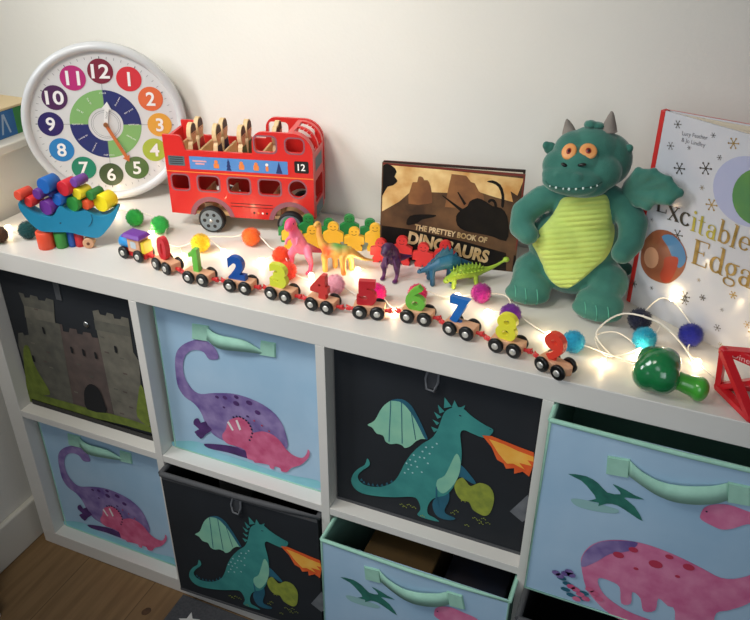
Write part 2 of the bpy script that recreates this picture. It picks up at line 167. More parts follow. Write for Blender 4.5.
class MB:
    def __init__(s): s.v = []; s.f = []; s.mi = []; s.mats = []; s.sm = []
    def add(s, vs, fs, m, M=None, smooth=False):
        if m not in s.mats: s.mats.append(m)
        k = len(s.v); i = s.mats.index(m)
        for p in vs:
            p = Vector(p); s.v.append(tuple(M @ p if M else p))
        for f in fs: s.f.append([k+a for a in f]); s.mi.append(i); s.sm.append(smooth)
        return s
    def box(s, a, b, m, M=None):
        x0, y0, z0 = a; x1, y1, z1 = b
        vs = [(x0,y0,z0),(x1,y0,z0),(x1,y1,z0),(x0,y1,z0),(x0,y0,z1),(x1,y0,z1),(x1,y1,z1),(x0,y1,z1)]
        return s.add(vs, [(3,2,1,0),(4,5,6,7),(0,1,5,4),(1,2,6,5),(2,3,7,6),(3,0,4,7)], m, M)
    def sheet(s, loops, m, M, t=0, z0=0):
        """filled outline (first loop) with holes (other loops); t = thickness along -normal"""
        L = [[Vector((p[0], p[1], 0)) for p in lp] for lp in loops]
        flat = [p for lp in L for p in lp]
        tri = tessellate_polygon(L)
        up = []
        for a, b, c in tri:
            n = (flat[b]-flat[a]).cross(flat[c]-flat[a]).z
            up.append((a, b, c) if n > 0 else (a, c, b))
        s.add([(p.x, p.y, z0) for p in flat], up, m, M)
        if t:
            s.add([(p.x, p.y, z0-t) for p in flat], [(c, b, a) for a, b, c in up], m, M)
            for q, lp in enumerate(L):
                n = len(lp); A = sum(lp[i].x*lp[(i+1) % n].y - lp[(i+1) % n].x*lp[i].y for i in range(n))
                flip = (A < 0) != (q > 0)
                vs = [(p.x, p.y, z0) for p in lp] + [(p.x, p.y, z0-t) for p in lp]
                fs = [(i, n+i, n+(i+1) % n, (i+1) % n) for i in range(n)]
                if flip: fs = [f[::-1] for f in fs]
                s.add(vs, fs, m, M)
        return s
    def lathe(s, prof, m, M=None, n=24, smooth=True, caps=True):
        """profile (radius, z) turned about local z"""
        vs = []; fs = []
        for r, z in prof:
            vs += [(r*math.cos(2*PI*i/n), r*math.sin(2*PI*i/n), z) for i in range(n)]
        for k in range(len(prof)-1):
            for i in range(n):
                j = (i+1) % n; fs.append((k*n+i, k*n+j, (k+1)*n+j, (k+1)*n+i))
        s.add(vs, fs, m, M, smooth)
        if caps:
            s.add(vs[:n], [tuple(range(n))[::-1]], m, M); s.add(vs[-n:], [tuple(range(n))], m, M)
        return s
    def cyl(s, p0, p1, r, m, n=20, bev=.0, M=None):
        p0 = Vector(p0); p1 = Vector(p1); d = p1-p0; h = d.length
        q = d.to_track_quat('Z', 'Y').to_matrix().to_4x4(); q.translation = p0
        if M: q = M @ q
        pr = [(r-bev, 0), (r, bev), (r, h-bev), (r-bev, h)] if bev else [(r, 0), (r, h)]
        return s.lathe(pr, m, q, n, smooth=not bev or True)
    def tube(s, pts, r, m, n=8, M=None):
        pts = [Vector(p) for p in pts]; N = len(pts); R = r if isinstance(r, (list, tuple)) else [r]*N
        vs = []; fs = []; up = Vector((0, 0, 1))
        for i, p in enumerate(pts):
            t = (pts[min(i+1, N-1)] - pts[max(i-1, 0)])
            t = t.normalized() if t.length > 1e-9 else Vector((1, 0, 0))
            a = t.cross(up)
            if a.length < .05: a = t.cross(Vector((0, 1, 0)))
            a.normalize(); b = a.cross(t)
            vs += [p + R[i]*(math.cos(2*PI*k/n)*a + math.sin(2*PI*k/n)*b) for k in range(n)]
        for i in range(N-1):
            for k in range(n):
                j = (k+1) % n; fs.append((i*n+k, i*n+j, (i+1)*n+j, (i+1)*n+k))
        s.add(vs, fs, m, M, True)
        s.add(vs[:n], [tuple(range(n))[::-1]], m, M); s.add(vs[-n:], [tuple(range(n))], m, M)
        return s
    def ell(s, c, r, m, M=None, sub=3, rot=None, fuzz=0, seed=0):
        bm = bmesh.new(); bmesh.ops.create_icosphere(bm, subdivisions=sub, radius=1)
        r = (r, r, r) if not isinstance(r, (tuple, list)) else r
        vs = []
        for v_ in bm.verts:
            p = v_.co.copy()
            if fuzz:
                p *= 1 + fuzz*(random.random()-.5) + fuzz*.8*noise.noise(p*2.5 + Vector((seed, 0, 0)))
            p = Vector((p.x*r[0], p.y*r[1], p.z*r[2]))
            if rot: p = rot @ p
            vs.append(p + Vector(c))
        fs = [[v_.index for v_ in f.verts] for f in bm.faces]; bm.free()
        return s.add(vs, fs, m, M, True)
    def text(s, body, size, m, M, t=0, bold=0, align='CENTER', sx=1, fit=None, yc=False, fixed_h=None):
        vs, fs = text_mesh(body, bold)
        if not vs: return s
        xs = [p[0] for p in vs]; ys = [p[1] for p in vs]
        w = max(xs)-min(xs); h = max(ys)-min(ys)
        k = size/ h if yc else size
        kx = k*sx if fit is None else fit/w
        ox = {'CENTER': (min(xs)+max(xs))/2, 'LEFT': min(xs)}[align]
        oy = (min(ys)+max(ys))/2 if yc else 0
        P = [((p[0]-ox)*kx, (p[1]-oy)*k, 0) for p in vs]
        s.add(P, fs, m, M)
        if t:
            s.add([(p[0], p[1], -t) for p in P], [f[::-1] for f in fs], m, M)
            ed = {}
            for f in fs:
                for i in range(len(f)): ed[(f[i], f[(i+1) % len(f)])] = 1
            B = [(a, b) for a, b in ed if (b, a) not in ed]
            n = len(P); s.add(P + [(p[0], p[1], -t) for p in P], [(a, n+a, n+b, b) for a, b in B], m, M)
        return s
    def build(s, name, parent=None, bevel=0, loc=None, merge=True, seg=2):
        me = bpy.data.meshes.new(name); me.from_pydata(s.v, [], s.f)
        for m in s.mats: me.materials.append(m)
        me.polygons.foreach_set('material_index', s.mi); me.polygons.foreach_set('use_smooth', s.sm); me.update()
        o = bpy.data.objects.new(name, me); COL.objects.link(o)
        if parent: o.parent = parent
        if loc: o.location = loc
        if bevel:
            bm = bmesh.new(); bm.from_mesh(me); bmesh.ops.remove_doubles(bm, verts=bm.verts, dist=1e-6); bm.to_mesh(me); bm.free()
            b = o.modifiers.new('bevel', 'BEVEL'); b.width = bevel; b.segments = seg; b.limit_method = 'ANGLE'; b.angle_limit = .6
        return o

TM = {}
def text_mesh(body, bold=0):
    k = (body, bold)
    if k in TM: return TM[k]
    cu = bpy.data.curves.new('lettering', 'FONT'); cu.body = body; cu.offset = bold; cu.resolution_u = 4; cu.fill_mode = 'FRONT'
    o = bpy.data.objects.new('lettering', cu); COL.objects.link(o)
    dg = bpy.context.evaluated_depsgraph_get(); me = bpy.data.meshes.new_from_object(o.evaluated_get(dg))
    bm = bmesh.new(); bm.from_mesh(me); bmesh.ops.remove_doubles(bm, verts=bm.verts, dist=1e-5); bm.to_mesh(me); bm.free()
    vs = [tuple(v_.co) for v_ in me.vertices]; fs = [tuple(p.vertices) for p in me.polygons if p.area > 1e-9]
    fs = [f if (Vector(vs[f[1]])-Vector(vs[f[0]])).cross(Vector(vs[f[2]])-Vector(vs[f[0]])).z > 0 else f[::-1] for f in fs]
    bpy.data.objects.remove(o); bpy.data.meshes.remove(me)
    TM[k] = (vs, fs); return TM[k]

def blob(name, prims, m, parent=None, voxel=.0015, smooth=6, factor=.5):
    """one continuous skin over overlapping ellipsoids ('e') and tapering limbs ('t')"""
    mb = MB()
    for p in prims:
        if p[0] == 'e': mb.ell(p[1], p[2], m, rot=p[3] if len(p) > 3 else None)
        else:
            pts, R = p[1], p[2]
            for i in range(len(pts)-1):
                a, b = Vector(pts[i]), Vector(pts[i+1]); d = (b-a).length
                k = max(1, int(d/(min(R[i], R[i+1])*.35)))
                for j in range(k+1):
                    t = j/k; mb.ell(a.lerp(b, t), R[i]*(1-t)+R[i+1]*t, m, sub=2)
    o = mb.build(name)
    r = o.modifiers.new('r', 'REMESH'); r.mode = 'VOXEL'; r.voxel_size = voxel; r.use_smooth_shade = True
    q = o.modifiers.new('s', 'SMOOTH'); q.iterations = smooth; q.factor = factor
    dg = bpy.context.evaluated_depsgraph_get(); me = bpy.data.meshes.new_from_object(o.evaluated_get(dg)); me.name = name
    old = o.data; o.modifiers.clear(); o.data = me; bpy.data.meshes.remove(old)
    if not me.materials: me.materials.append(m)
    if parent: o.parent = parent
    return o

def thing(name, label, cat, loc=(0,0,0), rz=0, group=None, M=None):
    o = bpy.data.objects.new(name, None); COL.objects.link(o); o.empty_display_size = .02
    if M: o.matrix_world = M
    else: o.location = loc; o.rotation_euler = (0, 0, rz)
    return tag(o, label, cat, group)
def tag(o, label, cat, group=None):
    o['label'] = label; o['category'] = cat
    if group: o['group'] = group
    return o
def struct(o): o['kind'] = 'structure'; return o
def dup(o, parent=None):
    c = o.copy(); COL.objects.link(c)
    if parent: c.parent = parent
    for ch in o.children: dup(ch, c)
    return c

TOP = .762
# ------------------------------------------------------------------ common materials
M_white = mat('white_foil', '#dcd9d2', '#d5d2cb', rough=.38, nscale=3, bump=.03, bscale=60)
M_wall = mat('wall_paint', '#e2dfd6', '#dbd8cf', rough=.85, nscale=2, bump=.06, bscale=150)
M_trim = mat('trim_gloss', '#d6d2c6', rough=.45)
M_black = mat('black_plastic', '#0c0c0d', rough=.4)
M_mint = mat('mint_binding', '#a2d2bd', '#98c8b3', rough=.8, nscale=60, bump=.2, bscale=900, dist=.001)
M_bluecloth = mat('pale_blue_cloth', '#9bbdd6', '#abc8de', rough=.85, nscale=7, bump=.18, bscale=14, dist=.006)
M_mintcloth = mat('mint_cloth', '#6f9c8c', '#7ba997', rough=.9, nscale=8)
M_darkcloth = mat('charcoal_cloth', '#15191e', '#1a1f25', rough=.85, nscale=8, bump=.2, bscale=500, dist=.0005)
M_greybind = mat('grey_binding', '#4b4c4e', rough=.8)
M_greytab = mat('grey_webbing', '#5e6064', rough=.8)

# ------------------------------------------------------------------ the room
def room():
    # oak floor: planks run towards the shelf
    m = bpy.data.materials.new('oak_floor'); m.use_nodes = True; nt = m.node_tree; b = nt.nodes['Principled BSDF']
    tc = nt.nodes.new('ShaderNodeTexCoord'); mp = nt.nodes.new('ShaderNodeMapping'); mp.inputs['Rotation'].default_value = (0, 0, PI/2)
    mp.inputs['Location'].default_value = (0.0, .052, 0)
    br = nt.nodes.new('ShaderNodeTexBrick'); br.inputs['Scale'].default_value = 1; br.inputs['Brick Width'].default_value = 1.3
    br.inputs['Row Height'].default_value = .18; br.inputs['Mortar Size'].default_value = .0012; br.inputs['Mortar Smooth'].default_value = .3
    br.inputs['Color1'].default_value = lin('#8a6d49'); br.inputs['Color2'].default_value = lin('#7d6140'); br.inputs['Mortar'].default_value = lin('#5a442b')
    mp2 = nt.nodes.new('ShaderNodeMapping'); mp2.inputs['Scale'].default_value = (22, 1.6, 1)
    n = nt.nodes.new('ShaderNodeTexNoise'); n.inputs['Scale'].default_value = 3; n.inputs['Detail'].default_value = 6
    mx = nt.nodes.new('ShaderNodeMix'); mx.data_type = 'RGBA'; mx.blend_type = 'MULTIPLY'; mx.inputs[0].default_value = .35
    cr = nt.nodes.new('ShaderNodeValToRGB'); cr.color_ramp.elements[0].color = lin('#8b7a62'); cr.color_ramp.elements[1].color = (1, 1, 1, 1)
    cr.color_ramp.elements[0].position = .35; cr.color_ramp.elements[1].position = .6
    L = nt.links.new
    L(tc.outputs['Object'], mp.inputs['Vector']); L(mp.outputs['Vector'], br.inputs['Vector'])
    L(tc.outputs['Object'], mp2.inputs['Vector']); L(mp2.outputs['Vector'], n.inputs['Vector']); L(n.outputs['Fac'], cr.inputs['Fac'])
    L(br.outputs['Color'], mx.inputs[6]); L(cr.outputs['Color'], mx.inputs[7]); L(mx.outputs[2], b.inputs['Base Color'])
    b.inputs['Roughness'].default_value = .5
    knot = mat('dark_knot', '#3f2a18', '#5b4026', rough=.6, nscale=90)
    mb = MB().box((-1.5, -2.5, -.05), (3.2, .6, 0), m)
    mb.sheet([catmull([(.328, -.072), (.333, -.062), (.341, -.060), (.346, -.068), (.342, -.078), (.333, -.080)])], knot, frame((0, 0, .0006), (1, 0, 0), (0, 1, 0)))
    struct(mb.build('floor'))
    struct(MB().box((-1.5, .395, 0), (3.2, .5, 2.45), M_wall).build('wall_back'))
    struct(MB().box((-.62, -1.6, 0), (-.035, .395, .872), M_wall).build('wall_left'))
    struct(MB().box((-.62, -1.6, .872), (-.018, .395, .890), M_trim).build('trim_1', bevel=.003))     # ledge on top of the half-height wall
    struct(MB().box((-.035, -1.3, 0), (-.020, .395, .108), M_trim).build('baseboard_left', bevel=.004))
    struct(MB().box((-.72, -1.6, 0), (-.62, .395, 2.45), M_wall).build('wall_recess'))
    struct(MB().box((-1.5, -2.5, 2.45), (3.2, .6, 2.55), mat('ceiling_paint', '#dedbd3', rough=.9)).build('ceiling'))
    struct(MB().box((.030, -.30, 0), (.066, -.197, .10), M_trim).box((-.035, -.34, 0), (.030, -.197, .45), M_trim).build('trim_2', bevel=.002))
room()

# ------------------------------------------------------------------ shelf unit
def shelf():
    t = thing('cube_storage_shelf', 'white cube storage shelf unit of two rows with toys along its top', 'shelf')
    D_ = .39; T = .038
    MB().box((0, 0, TOP-T), (1.465, D_, TOP), M_white).build('top_panel', t, .0012)
    MB().box((0, 0, 0), (1.465, D_, T), M_white).build('bottom_panel', t, .0012)
    MB().box((0, 0, T), (T, D_, TOP-T), M_white).build('side_panel', t, .0008)
    MB().box((1.427, 0, T), (1.465, D_, TOP-T), M_white).build('side_panel', t, .0008)
    for x in (.373, .724, 1.075):
        MB().box((x, .0, T), (x+.016, D_, TOP-T), M_white).build('divider_panel', t, .0006)
    for x0, x1 in ((.038, .373), (.389, .724), (.740, 1.075), (1.091, 1.427)):
        MB().box((x0, .0005, .373), (x1, D_, .389), M_white).build('shelf_board', t, .0006)
    MB().box((T, .385, T), (1.427, .39, TOP-T), M_white).build('back_panel', t)
shelf()

# ------------------------------------------------------------------ storage bins
def P(k, sm=True, n=3): return catmull(DATA[k], True, n) if sm else DATA[k]
def art(mb, pol, m, M, layer): mb.sheet([pol], m, M, z0=.00035*layer)

wc_purple = mat('watercolour_purple', '#654f8e', '#9583b2', rough=.8, nscale=28)
wc_plum = mat('watercolour_plum', '#3d2358', '#563070', rough=.8, nscale=40)
wc_pink = mat('watercolour_pink', '#cc6590', '#dc86a8', rough=.8, nscale=30)
wc_rose = mat('watercolour_rose', '#c64f78', '#d87094', rough=.8, nscale=40)
wc_red = mat('watercolour_red', '#b93450', rough=.8)
wc_ink = mat('ink_navy', '#1d1c3f', rough=.8)
wc_aqua = mat('watercolour_aqua', '#7cc0c8', '#8fc6d8', rough=.8, nscale=15)
wc_white = mat('print_white', '#e9e4e2', rough=.8)
wc_teal = mat('dragon_teal', '#2f7f7c', '#3c9089', rough=.8, nscale=25)
wc_deep = mat('dragon_deep_teal', '#1d5668', '#23637a', rough=.8, nscale=25)
wc_mint = mat('dragon_mint', '#8fc7a8', '#7dbba2', rough=.8, nscale=25)
wc_dot = mat('dragon_scale_dots', '#a7cfd0', rough=.8)
wc_orange = mat('fire_orange', '#d9531e', '#e8662a', rough=.8, nscale=40)
wc_yellow = mat('fire_yellow', '#f0a63a', '#f3b950', rough=.8, nscale=40)
wc_olive = mat('bush_olive', '#98a13a', '#7d8a35', rough=.8, nscale=60)
wc_rock = mat('rock_grey', '#6f7276', '#5c5f63', rough=.8, nscale=40)
wc_ptero = mat('ptero_green', '#1f5f55', '#2d7a68', rough=.8, nscale=50)
wc_smudge = mat('smudge_green', '#8fb9b8', rough=.8)

def print_purple(mb, M):
    art(mb, P('pd_water'), wc_aqua, M, 1); art(mb, P('pd_ground'), wc_plum, M, 2)
    art(mb, P('pd_body'), wc_purple, M, 3); art(mb, P('pd_foot', n=2), wc_plum, M, 4)
    for i, (x, y) in enumerate(DATA['pd_spots'][:8]):
        r = (.005, .0065, .0065, .006, .003, .003, .004, .005)[i]; art(mb, circ(x, y, r, r*.8, 10), wc_plum, M, 4.5)
    art(mb, P('pd_tri'), wc_rose, M, 5)
    for x, y in DATA['pd_frill']: art(mb, circ(x, y, .0023, n=8), wc_ink, M, 6)
    art(mb, P('pd_horn', False), wc_white, M, 6); art(mb, P('pd_horn2', False), wc_white, M, 6)
    # tiny back spots on the small dinosaur
    for x, y in ((.185, .122), (.200, .116), (.214, .108)): art(mb, circ(x, y, .002, n=8), wc_red, M, 6)
def print_dragon(mb, M):
    art(mb, P('dr_rock', False), wc_rock, M, 1); art(mb, P('dr_wing'), wc_mint, M, 2); art(mb, P('dr_wingrim'), wc_deep, M, 2.5)
    wg = DATA['dr_wing']
    for a, b in ((wg[3], (wg[16][0], wg[16][1]+.004)), (wg[4], (wg[13][0], wg[13][1]+.004)), (wg[5], (wg[10][0], wg[10][1]+.004))):
        d = Vector((b[0]-a[0], b[1]-a[1])).normalized(); q = Vector((-d.y, d.x))*.0007
        art(mb, [(a[0]-q.x, a[1]-q.y), (a[0]+q.x, a[1]+q.y), (b[0]+q.x, b[1]+q.y), (b[0]-q.x, b[1]-q.y)], wc_deep, M, 2.8)
    art(mb, P('dr_bush'), wc_olive, M, 3); art(mb, P('dr_arm'), wc_deep, M, 3.2); art(mb, P('dr_farleg'), wc_deep, M, 3.4)
    art(mb, P('dr_body'), wc_teal, M, 4); art(mb, P('dr_belly'), wc_mint, M, 5)
    for i in range(7): art(mb, P('dr_sp%d' % i, False), wc_teal, M, 4.2)
    for x, y in DATA['dr_dots']: art(mb, circ(x, y, .0017, n=8), wc_dot, M, 5)
    for x, y in DATA['dr_tailsp']: art(mb, [(x-.003, y), (x+.003, y), (x, y+.006)], wc_deep, M, 3.8)
    # thigh line, eye and nostril
    tl = DATA['dr_belly']; cx, cy = tl[6]
    art(mb, [(cx-.002, cy), (cx-.001, cy-.02), (cx+.004, cy-.04), (cx+.006, cy-.04), (cx+.002, cy-.02), (cx+.0, cy+.004)], wc_deep, M, 5.5)
    hx, hy = DATA['dr_body'][5]; art(mb, circ(hx-.004, hy-.014, .0022, .0012, 8), wc_ink, M, 5.5)
    hx, hy = DATA['dr_body'][1]; art(mb, circ(hx-.004, hy-.001, .001, n=6), wc_ink, M, 5.5)
    art(mb, P('dr_fire', False), wc_orange, M, 6); art(mb, P('dr_flame', False), wc_yellow, M, 7)
    for x, y in DATA['dr_flowers']:
        for k in range(3): art(mb, circ(x+.003*(k-1), y+.002*(k % 2), .0012, n=6), wc_olive, M, 6)
def print_ptero(mb, M):
    art(mb, P('pt_shadow'), wc_smudge, M, 1); art(mb, P('pt_bird', n=2), wc_ptero, M, 2)
    art(mb, P('pt_body'), wc_pink, M, 3); art(mb, P('pt_wash'), wc_purple, M, 4)
    for i, (x, y) in enumerate(DATA['pt_spots']):
        r = (.0078, .0066, .0095, .0055, .0078, .0035, .0035)[i]; art(mb, circ(x, y, r, r*.75, 12), wc_red, M, 5)
    art(mb, circ(.2142, .2456, .0014, n=8), wc_ink, M, 5)
    for x, y in DATA['pt_stem']: art(mb, circ(x, y, .0075, .0042, 8, .5), wc_deep, M, 5)
    for i, (x, y) in enumerate(DATA['pt_flw']): art(mb, circ(x, y, .0068, .0052, 7, i), (wc_purple if i < 5 else wc_rose), M, 6)

st_a = mat('castle_stone_dark', '#4d4c45', '#5d5b50', rough=.85, nscale=40)
st_b = mat('castle_stone', '#5a574d', '#6c685c', rough=.85, nscale=35)
st_c = mat('castle_brown', '#4b403c', '#5a4c46', rough=.85, nscale=35)
st_g = mat('castle_grass', '#56641f', '#6b7a2b', rough=.85, nscale=50)
st_d = mat('castle_dark', '#0c0d10', rough=.85)
def print_castle(mb, M):
    art(mb, P('ca_mid', False), st_c, M, 1); art(mb, P('ca_ltow', False), st_a, M, 2); art(mb, P('ca_rtow', False), st_b, M, 2)
    art(mb, P('ca_ltop', False), st_b, M, 3); art(mb, P('ca_rtop', False), st_a, M, 3)
    art(mb, P('ca_tree'), st_g, M, 4); art(mb, P('ca_tree2'), st_g, M, 4); art(mb, P('ca_grass'), st_g, M, 5)
    art(mb, P('ca_door', n=2), st_d, M, 6)
    for x, y in DATA['ca_slits']: art(mb, rrect(x-.0028, y-.008, x+.0028, y+.008, .0026, 3), st_d, M, 6)
    for i, (x, y) in enumerate(DATA['ca_bricks']): art(mb, rrect(x-.005, y-.0016, x+.005, y+.0016, .001, 2), (st_b, st_a, st_c)[i % 3], M, 4)

def make_bin(kind, label, loc, rz=0, W=.318, H=.326, contents=False, group=None, extra=0):
    cloth, inner, bind = {'p': (M_bluecloth, M_mintcloth, M_mint), 't': (M_bluecloth, M_mintcloth, M_mint),
                          'd': (M_darkcloth, M_darkcloth, M_greybind), 'c': (M_darkcloth, M_darkcloth, M_darkcloth)}[kind]
    t = thing('storage_bin', label, 'storage bin', loc, rz, group)
    D_ = .335; w = .004
    mb = MB().box((0, 0, 0), (W, w, H), cloth); M = FR(-.0003)
    {'p': print_purple, 'd': print_dragon, 't': print_ptero, 'c': print_castle}[kind](mb, M)
    mb.build('front_panel', t)
    MB().box((0, D_-w, 0), (W, D_, H), inner).build('back_panel', t)
    for x in (0, W-w): MB().box((x, w, 0), (x+w, D_-w, H), inner).build('side_panel', t)
    MB().box((w, w, 0), (W-w, D_-w, w), inner).build('base_panel', t)
    rim = MB(); r = .0036 if kind != 'd' else .0055; h = H
    pts = [(0, 0, h), (W*.25, -.001, h-.0006), (W*.5, -.002, h-.0012), (W*.75, -.001, h-.0006), (W, 0, h), (W, D_, h), (0, D_, h), (0, 0, h)]
    rim.tube(pts, r, bind, 8)
    if kind == 'd': rim.box((.001, -.0012, h-.012), (W-.001, .0, h), bind)
    if kind in 'pt':
        rim.tube([(0, 0, h), (0, -.0005, 0), (W, -.0005, 0), (W, 0, h)], .0022, bind, 6)
    if kind == 'c': MB().box((.004, -.004, .001), (W-.004, -.0006, .012), M_black).build('bottom_piping', t)
    rim.build('rim', t)
    if kind == 'd': MB().box((.0, -.0015, 0), (W, -.0005, .006), bind).build('bottom_piping', t)
    hd = MB()
    if kind in 'pt':
        if kind == 't':
            L, R_, S = DATA['pt_handleL'], DATA['pt_handleR'], DATA['pt_strap']
            up = catmull(S[:6], False, 4); lo = catmull(list(reversed(S[6:])), False, 4)
        else:
            L, R_, S = DATA['pd_handle'], DATA['pd_handle2'], DATA['pd_strap']
            up = catmull([S[0], S[1], S[2], S[3]], False, 6); lo = catmull([S[6], S[5], S[4], (S[3][0], S[3][1]-.004)], False, 6)
        hd.sheet([L], M_mint, FR(-.0004), t=-.0016, z0=.0); hd.sheet([R_], M_mint, FR(-.0004), t=-.0016, z0=.0)
        N = min(len(up), len(lo)); vs = []; fs = []
        for i in range(N):
            s_ = i/(N-1); y = -.0025 - .0065*math.sin(PI*s_)
            a = up[int(s_*(len(up)-1))]; b = lo[int(s_*(len(lo)-1))]; b = (b[0], b[1] + (a[1]-b[1])*(.12 if kind == 't' else .18))
            vs += [(a[0], y, a[1]), (b[0], y-.0015*math.sin(PI*s_), b[1])]
        for i in range(N-1): fs.append((2*i, 2*i+1, 2*i+3, 2*i+2))
        hd.add(vs, fs, M_mint, None, True)
        o = hd.build('handle', t); so = o.modifiers.new('thick', 'SOLIDIFY'); so.thickness = .0016
    elif kind == 'd':
        cx = W*.5
        hd.tube([(cx-.006, -.001, H-.002), (cx-.010, -.005, H-.022), (cx-.008, -.006, H-.04), (cx+.004, -.006, H-.042), (cx+.010, -.005, H-.024), (cx+.008, -.001, H-.002)], .0022, M_greytab, 6)
        hd.box((cx-.010, -.002, H-.014), (cx+.011, -.0004, H), M_greytab)
        hd.box((cx-.009, -.0025, H-.040), (cx+.008, -.0010, H-.012), mat('grey_web_dim', '#3a3c40', rough=.8))
        hd.build('handle', t)
    else:
        hd.box((W*.42, -.002, H-.05), (W*.46, -.0004, H), M_greybind); hd.build('handle', t)
        x, z = DATA['ca_button'][0]
        b = MB().lathe([(.0062, 0), (.0062, .0012), (.0035, .0022), (.0, .0022)], mat('nickel', '#b9bab8', rough=.25, metal=1), frame((x, -.0008, z), (1, 0, 0), (0, 0, 1)), 16)
        b.build('button', t)
    return t

make_bin('c', 'dark fabric bin printed with a grey stone castle, top row', (.041, .031, .389), W=.326, H=.328)
make_bin('p', 'pale blue bin with purple long-necked dinosaur and pink triceratops, upper row', (.397, .032, .389), W=.323, H=.328)
make_bin('d', 'dark bin with teal fire-breathing dragon, closed in the upper row', (.7425, .028, .389), W=.329, H=.328)
make_bin('t', 'pale blue bin with green pterodactyl and large pink dinosaur, right end of upper row', (1.093, -.032, .389), W=.331, H=.328)
make_bin('p', 'pale blue bin with purple long-necked dinosaur in the bottom corner under the castle bin', (.044, .030, .038), W=.323, H=.326)
make_bin('d', 'dark dragon bin pulled slightly out of the lower row above the grey rug', (.393, -.018, .038), .045, W=.325, H=.322)
make_bin('t', 'pale blue pterodactyl bin pulled out of the lower row with things showing inside', (.746, -.046, .038), W=.329, H=.322)
make_bin('d', 'dark grey-rimmed bin pulled out of the lower row under the large pink dinosaur bin', (1.094, -.068, .038), W=.325, H=.318)
tag(MB().box((.80, -.012, .045), (.93, .22, .30), mat('ochre_card', '#4c3712', '#3f2e10', rough=.7, nscale=20)).build('toy_box', None, .003),
    'ochre brown box inside the open pale blue bin in the lower row', 'box')
tag(MB().box((.945, -.010, .045), (1.055, .24, .27), mat('navy_card', '#141a2b', '#1c1418', rough=.7, nscale=20)).build('toy_box', None, .003),
    'dark navy box inside the open pale blue bin, right of the ochre box', 'box')

# ------------------------------------------------------------------ rug with white stars
def rug():
    m = mat('grey_rug_pile', '#4b4c50', '#404145', rough=.95, nscale=200, bump=.5, bscale=900, dist=.002)
    w = mat('white_rug_star', '#c9c8c6', rough=.95)
    mb = MB().box((0, 0, 0), (1.3, .82, .006), m, frame((0, 0, 0), (1, 0, 0), (0, 1, 0)))
    for sx, sy in ((.052, .765), (.30, .62), (.62, .765), (.9, .5), (.13, .40)):
        st = [(sx + r*math.cos(PI/2+.35+i*PI/5), sy + r*math.sin(PI/2+.35+i*PI/5)) for i in range(10) for r in [(.024, .0105)[i % 2]]]
        mb.sheet([st], w, frame((0, 0, .0064), (1, 0, 0), (0, 1, 0)))
    o = mb.build('rug', None, .002); o.location = (.385, -.826, 0); o.rotation_euler = (0, 0, 0)
    tag(o, 'dark grey rug with white stars on the wooden floor', 'rug')
rug()

